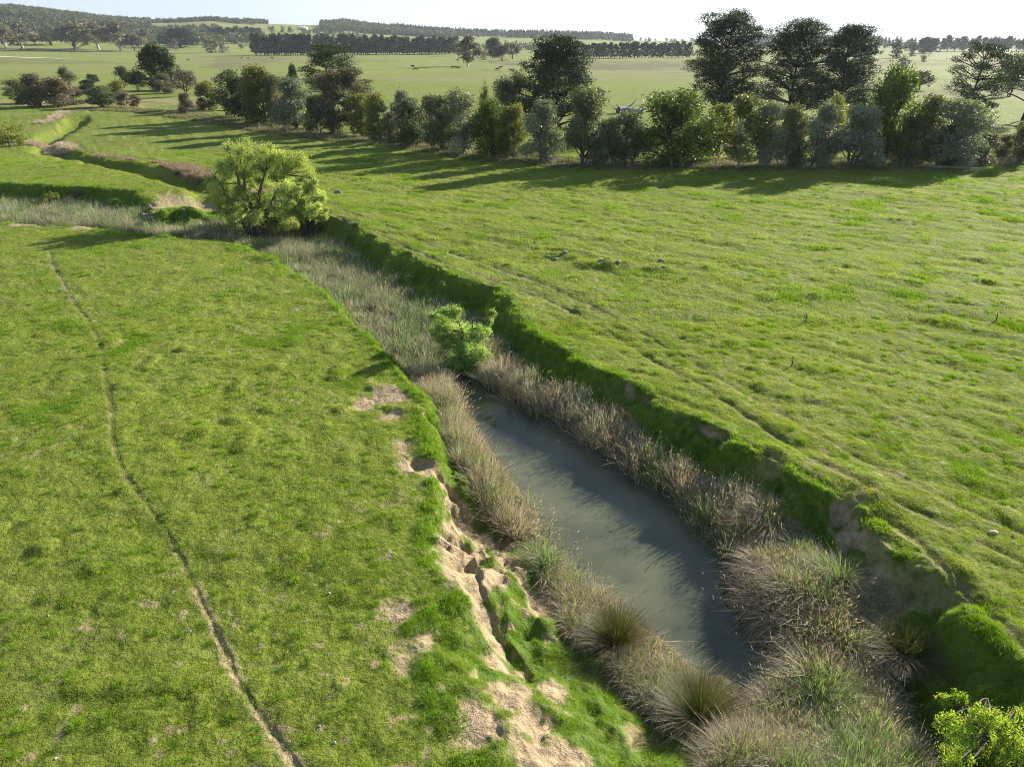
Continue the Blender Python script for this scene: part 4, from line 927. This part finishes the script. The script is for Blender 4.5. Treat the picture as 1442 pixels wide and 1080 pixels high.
# ------------------------------------------------------------------ rocks, logs, stalks
def rock_mesh(seed, sx, sy, sz, sub=3):
    import bmesh
    bm = bmesh.new(); bmesh.ops.create_icosphere(bm, subdivisions=sub, radius=1)
    V = np.array([v.co[:] for v in bm.verts]); r = np.random.default_rng(seed)
    for _ in range(9):
        d = unit(r.normal(size=3)); h = r.uniform(.5, .85); q = V @ d; V = V - np.where(q > h, q - h, 0)[:, None] * d
    V *= (1 + .10 * fbm(V[:, :1] * 2.2 + seed, V[:, 1:2] * 2.2 + V[:, 2:3] * 1.7, 3, seed) * 1.6 + .02 * r.normal(size=(len(V), 1))); V *= [sx, sy, sz]
    Fc = np.array([[v.index for v in f.verts] for f in bm.faces]); bm.free()
    return mesh('rock', V, Fc, ROCK, None, False)
def rock(px, py, s, seed, label, group=None, name='rock', z=0.0, sub=3, mat=None):
    g = P(px, py, z); gz = H1(*g); g = P(px, py, gz); gz = H1(*g)
    s = s * .62 if group == RG else s
    me = rock_mesh(seed, s * .5, s * .38, s * .3, sub)
    if mat: me.materials[0] = mat
    o = obj(name, me, None, (g[0], g[1], gz + s * .03)); o.rotation_euler = (0, 0, seed * 1.3); return tag(o, label, 'rock', group)
RG = 'rocks of the outcrop on the right paddock'
rock(795, 356, 1.1, 1, 'largest grey rock on top of the left mound on the right paddock', RG); rock(771, 361, 1.0, 2, 'flat grey rock left of the largest rock on the mound', RG)
rock(783, 361, .8, 3, 'small grey rock between the flat one and the largest one', RG); rock(846, 368, 1.0, 4, 'grey rock at the left of the middle mound', RG)
rock(870, 371, .9, 5, 'grey rock at the right of the middle mound', RG); rock(932, 367, .95, 6, 'grey rock on the right hand mound', RG); rock(936, 377, .55, 7, 'pointed pale rock below the right hand mound', RG)
rock(942, 402, .45, 8, 'small lone grey rock below the mounds', RG); rock(930, 353, .3, 9, 'tiny pale stone above the right hand mound', RG)
SANDROCK = noise_mat('sandy_stone', (.42, .30, .20), (.62, .50, .38), 5)
rock(1399, 751, .34, 10, 'flat orange brown stone beside the track at right', mat=SANDROCK); rock(1427, 757, .18, 11, 'small pale stone right of the orange brown one')
rock(476, 273, 1.0, 12, 'pale grey boulder on the paddock right of the large willow')
rock(1359, 241, .9, 13, 'white stone in the shade near the timber panel at right')
PALES = noise_mat('pale_quartz', (.34, .32, .28), (.50, .47, .42), 6)
rs = np.random.default_rng(8)
for i in range(34):
    px = rs.uniform(178, 262); py = 318 - (px - 178) * .09 + rs.uniform(-6, 4)
    rock(px, py, rs.uniform(.3, .7), 20 + i, 'pale stone lying in the shallow riffle between the side channel and the willow', 'riffle stones', 'stone', -2, 2)
for i, (px, py) in enumerate([(333,747),(361,750),(268,888),(450,1022),(471,1045),(464,835),(78,1068),(68,867),(286,758),(384,752),(205,731),(130,622)]):
    rock(px, py, rs.uniform(.07, .12), 60 + i, 'small pale stone lying in the grass of the left paddock', 'small stones in the left paddock', 'stone', 0, 2, PALES)
DEAD = noise_mat('bleached_dead_wood', (.25, .235, .21), (.48, .45, .41), 4, stretch=(1, 1, .3))
def log(pxs, pys, rads, label, name='fallen_log', lift=0.2, extra=()):
    pts = []
    for a, b in zip(pxs, pys): g = ground_at(a, b); pts.append([g[0], g[1], H1(*g) + lift])
    o0 = np.array(pts[0]); pts = np.array(pts) - o0; r = np.random.default_rng(int(pxs[0])); parts = [tube(pts, rads, 8, r, .12) + ((1, 1, 1),)]
    for k, (dx, dy, dz), rr in extra:
        v, f = limb(pts[k], pts[k] + [dx, dy, dz], rr, rr * .3, r); parts.append((v, f, (1, 1, 1)))
    v, f, t = join(parts); return tag(obj(name, mesh(name, v, f, DEAD), None, o0), label, 'log')
log([870, 880, 892], [160.5, 160, 160.5], [.8, .7, .5], 'grey fallen tree with a raised branch in the field behind the hedgerow', lift=.6, extra=[(1, (2.6, 1, 2.2), .35), (1, (-2, 1, 1.2), .3), (0, (-1.4, -1, .9), .25)])
log([894, 899, 905], [162, 162, 162.5], [.5, .6, .4], 'second grey fallen stump right of the fallen tree', lift=.5, extra=[(1, (.8, .5, 1.6), .3), (0, (-.8, .3, 1.1), .2)])
log([1285, 1310, 1345, 1390], [236.5, 237, 238, 240], [.16, .15, .13, .08], 'long thin pale fallen pole at the foot of the right hedgerow', lift=.12)
for i, (px, py, h, lab) in enumerate([(1134, 453, .55, 'dead upright stalk in the middle of the right paddock'), (1401, 455, .5, 'dead upright stalk near the right edge of the right paddock'), (1115, 513, .5, 'dead upright stalk nearest the creek on the right paddock')]):
    g = P(px, py); r = np.random.default_rng(i)
    v, f = tube(np.array([[0, 0, -.05], [.03, 0, h * .5], [.0, .03, h]]), [.03, .025, .015], 5); v2, f2 = limb([.02, 0, h * .35], [-.14, .05, h * .75], .018, .008, r)
    V, Fs, _ = join([(v, f, (1, 1, 1)), (v2, f2, (1, 1, 1))]); tag(obj('dead_stalk', mesh('dead_stalk', V, Fs, BARK_D), None, (g[0], g[1], H1(*g))), lab, 'dead stalk')

# ------------------------------------------------------------------ fence, timber panel, farm buildings, road
def fence():
    pxs = [365,405,447,490,533,575,612,650,688,724,752,779,800,826,856,885,916,945,976,1007,1038,1070,1102,1135,1168,1201,1235,1271,1307,1346,1386,1426,1466]
    vy = np.interp(pxs, [200,270,350,450,560,680,800,1000,1200,1442], [160,168,181,197,209,226,236.5,239.5,239.5,235.5]) - 2.5
    e = bpy.data.objects.new('wire_fence', None); C.objects.link(e); pts = []
    for i, (a, b) in enumerate(zip(pxs, vy)):
        g = P(a, b); z = H1(*g); pts.append([g[0], g[1], z])
        V, Fs, _ = join([tube(np.array([[0, 0, -.2], [.01, 0, .6], [0, .01, 1.22]]), [.065, .06, .055], 7, np.random.default_rng(i), .06) + ((1, 1, 1),)])
        o = obj('post', mesh('post', V, Fs, POST), e, (g[0], g[1], z))
    pts = np.array(pts); parts = []
    for h in (.25, .5, .75, 1.0, 1.15):
        parts.append(tube(pts + [0, -.06, h], np.full(len(pts), .007), 4) + ((1, 1, 1),))
    V, Fs, _ = join(parts); obj('wires', mesh('wires', V, Fs, WIRE), e)
    tag(e, 'low wire fence with grey timber posts along the foot of the hedgerow', 'fence')
fence()
def panel():
    g = P(1363, 236); z = H1(*g); parts = []
    for i in range(7): parts.append((*box((-.9 + i * .3, 0, .55), (.24, .05, 1.1)), (1, 1, 1)))
    for h in (.2, .9): parts.append((*box((0, .06, h), (2.1, .06, .1)), (1, 1, 1)))
    V, Fs, _ = join(parts); o = obj('timber_panel', mesh('timber_panel', V, Fs, POST), None, (g[0], g[1], z)); o.rotation_euler = (R(-12), 0, .15)
    tag(o, 'weathered grey timber panel leaning at the foot of the hedgerow near the right edge', 'panel')
panel()
WALLW = noise_mat('white_weatherboard', (.62, .62, .6), (.72, .72, .70), 2, .8, .1); ROOFW = noise_mat('pale_metal_roof', (.66, .67, .68), (.78, .79, .8), .5, .5, .05)
DARKW = noise_mat('dark_window_glass', (.03, .035, .04), (.05, .055, .06), 1, .2, 0)
def house(px, base, wpx, hpx, label, name='farmhouse', win=3, big=1.0):
    g = ground_at(px, base); d = g[1] * CP + CAMZ * SP; w = wpx * d / F; h = hpx * d / F; z = H1(*g); e = bpy.data.objects.new(name, None); C.objects.link(e); e.location = (g[0], g[1], z - .3)
    dp = w * .45; v, f = box((0, 0, h * .3), (w, dp, h * .6)); obj('wall', mesh('wall', v, f, WALLW), e)
    o = .06 * w; V = np.array([[-w/2-o, -dp/2-o, h*.6], [w/2+o, -dp/2-o, h*.6], [w/2+o, dp/2+o, h*.6], [-w/2-o, dp/2+o, h*.6], [-w*.36, 0, h], [w*.36, 0, h],
                                     [-w/2-o, -dp/2-o, h*.63], [w/2+o, -dp/2-o, h*.63], [w/2+o, dp/2+o, h*.63], [-w/2-o, dp/2+o, h*.63]])
    obj('roof', mesh('roof', V, [np.array([[0, 1, 7, 6], [1, 2, 8, 7], [2, 3, 9, 8], [3, 0, 6, 9], [6, 7, 5, 4], [8, 9, 4, 5], [0, 3, 2, 1]]), np.array([[7, 8, 5], [9, 6, 4]])], ROOFW), e)
    for i in range(win):
        v, f = box((-w / 2 + w * (i + .5) / win, -dp / 2 - .02, h * .32), (w * .12, .08, h * .26)); obj('window', mesh('window', v, f, DARKW), e)
    tag(e, label, 'building')
house(1408, 80, 18, 7, 'long white roofed shed in the far field behind the right edge pine', 'farm_shed', 4)
house(426, 43, 13, 4.5, 'pale farmhouse among trees at the foot of the hill above the long pine belt')
house(166, 29, 8, 3.5, 'small white house in the woods on the left hillside')
def road():
    a = np.array([ground_at(x, y) for x, y in ((-120, 78), (-40, 79.5), (0, 80.5), (40, 82), (90, 83.5))]); m = noise_mat('gravel_road', (.42, .39, .36), (.55, .52, .48), 1.5)
    n = len(a); t = unit(np.gradient(a, axis=0)); s = np.stack([-t[:, 1], t[:, 0]], -1) * 7; ts = np.linspace(0, n - 1, 60); A = np.stack([np.interp(ts, range(n), a[:, k]) for k in (0, 1)], -1)
    Sx = np.stack([np.interp(ts, range(n), s[:, k]) for k in (0, 1)], -1); V = []
    for w in (-1, 1):
        q = A + w * Sx; V.append(np.column_stack([q, height(q[:, 0], q[:, 1]) + .25]))
    V = np.stack(V, 1).reshape(-1, 3); k = np.arange(59)[:, None] * 2; tag(obj('gravel_road', mesh('gravel_road', V, np.hstack([k, k + 1, k + 3, k + 2]), m)), kind='structure')
road()

# ------------------------------------------------------------------ cattle
CATTLE = noise_mat('black_hide', (.010, .009, .008), (.022, .019, .017), 4, .6, .2)
def cow_mesh(graze):
    nk = [(-.95, 0, 1.18, .26), (-.6, 0, 1.14, .36), (0, 0, 1.08, .40), (.55, 0, 1.14, .36), (.85, 0, 1.22, .26)]
    hd = [(1.15, 0, 1.05, .17), (1.42, 0, .62, .14), (1.5, 0, .35, .15), (1.58, 0, .14, .09)] if graze else [(1.12, 0, 1.42, .18), (1.35, 0, 1.55, .16), (1.6, 0, 1.5, .14), (1.82, 0, 1.40, .09)]
    V = nk + hd; E = [(i, i + 1) for i in range(len(V) - 1)]
    for sx, at, kn in ((.62, 3, .03), (-.72, 1, -.10)):
        for sy in (-1, 1):
            b = len(V); V += [(sx, sy * .2, .85, .16), (sx + kn, sy * .2, .48, .085), (sx - kn * .4, sy * .2, .12, .06), (sx + .04, sy * .2, .02, .07)]; E += [(at, b), (b, b + 1), (b + 1, b + 2), (b + 2, b + 3)]
    b = len(V); V += [(-1.16, 0, 1.2, .05), (-1.24, 0, .8, .03), (-1.24, 0, .45, .05)]; E += [(0, b), (b, b + 1), (b + 1, b + 2)]
    h = 7
    for sy in (-1, 1): b = len(V); x, _, z, _ = V[h - 1]; V += [(x - .02, sy * .28, z + .08, .04)]; E += [(h - 1, b)]
    me = bpy.data.meshes.new('cow'); me.from_pydata([v[:3] for v in V], E, []); me.materials.append(CATTLE)
    o = obj('cow', me); md = o.modifiers.new('skin', 'SKIN'); md.use_smooth_shade = True
    for i, v in enumerate(V): me.skin_vertices[0].data[i].radius = (v[3] * .85, v[3])
    me.skin_vertices[0].data[2].use_root = True
    s = o.modifiers.new('sub', 'SUBSURF'); s.levels = 1; s.render_levels = 1
    return o
protos = [cow_mesh(True), cow_mesh(False)]; used = [False, False]
for i, (px, py, k, rz, lab) in enumerate([(581, 96, 0, .2, 'black cow, upper one of the pair in the open field right of the spreading pine'), (586, 100, 0, 3.3, 'black cow, lower one of the pair in the open field right of the spreading pine'),
        (638, 97.5, 0, .4, 'small black cow left of two near the forked white gum'), (645, 98, 1, 2.9, 'small black cow right of two near the forked white gum'), (701, 100, 0, 3.0, 'black cow leftmost of three beside the big dense pine'),
        (705, 97.5, 1, .1, 'black cow farthest of three beside the big dense pine'), (720, 102, 1, 3.2, 'black cow nearest of three beside the big dense pine'), (349, 84, 1, .3, 'black cow right of two left of the long pine belt'),
        (341, 83, 0, 2.8, 'black cow left of two left of the long pine belt'), (383, 84, 0, .1, 'black cow lying apart in front of the left end of the long pine belt'), (265, 86, 0, .6, 'black cow alone on the field right of the dense left pine top')]):
    g = ground_at(px, py); o = protos[k] if not used[k] else protos[k].copy()
    if used[k]: C.objects.link(o)
    used[k] = True; o.location = (g[0], g[1], H1(*g)); o.rotation_euler = (0, 0, rz); tag(o, lab, 'cow', 'black cattle grazing in the far paddocks')

# ------------------------------------------------------------------ air
def haze():
    m, t = new_mat('air_haze'); v = N(t, 'ShaderNodeVolumePrincipled'); v.inputs['Color'].default_value = (.80, .88, 1.0, 1); v.inputs['Density'].default_value = .00006; v.inputs['Anisotropy'].default_value = .3
    o = N(t, 'ShaderNodeOutputMaterial'); L(t, v.outputs[0], o.inputs['Volume'])
    V, Fq = box((0, 1500, 120), (9000, 11000, 300)); V[:4, 2] = -8.0; V[4:, 2] = 330.0
    tag(obj('haze', mesh('haze', V, Fq, m)), 'thin pale haze in the distance', 'haze', kind='stuff')
import os
if not os.environ.get('NOHAZE'): haze()
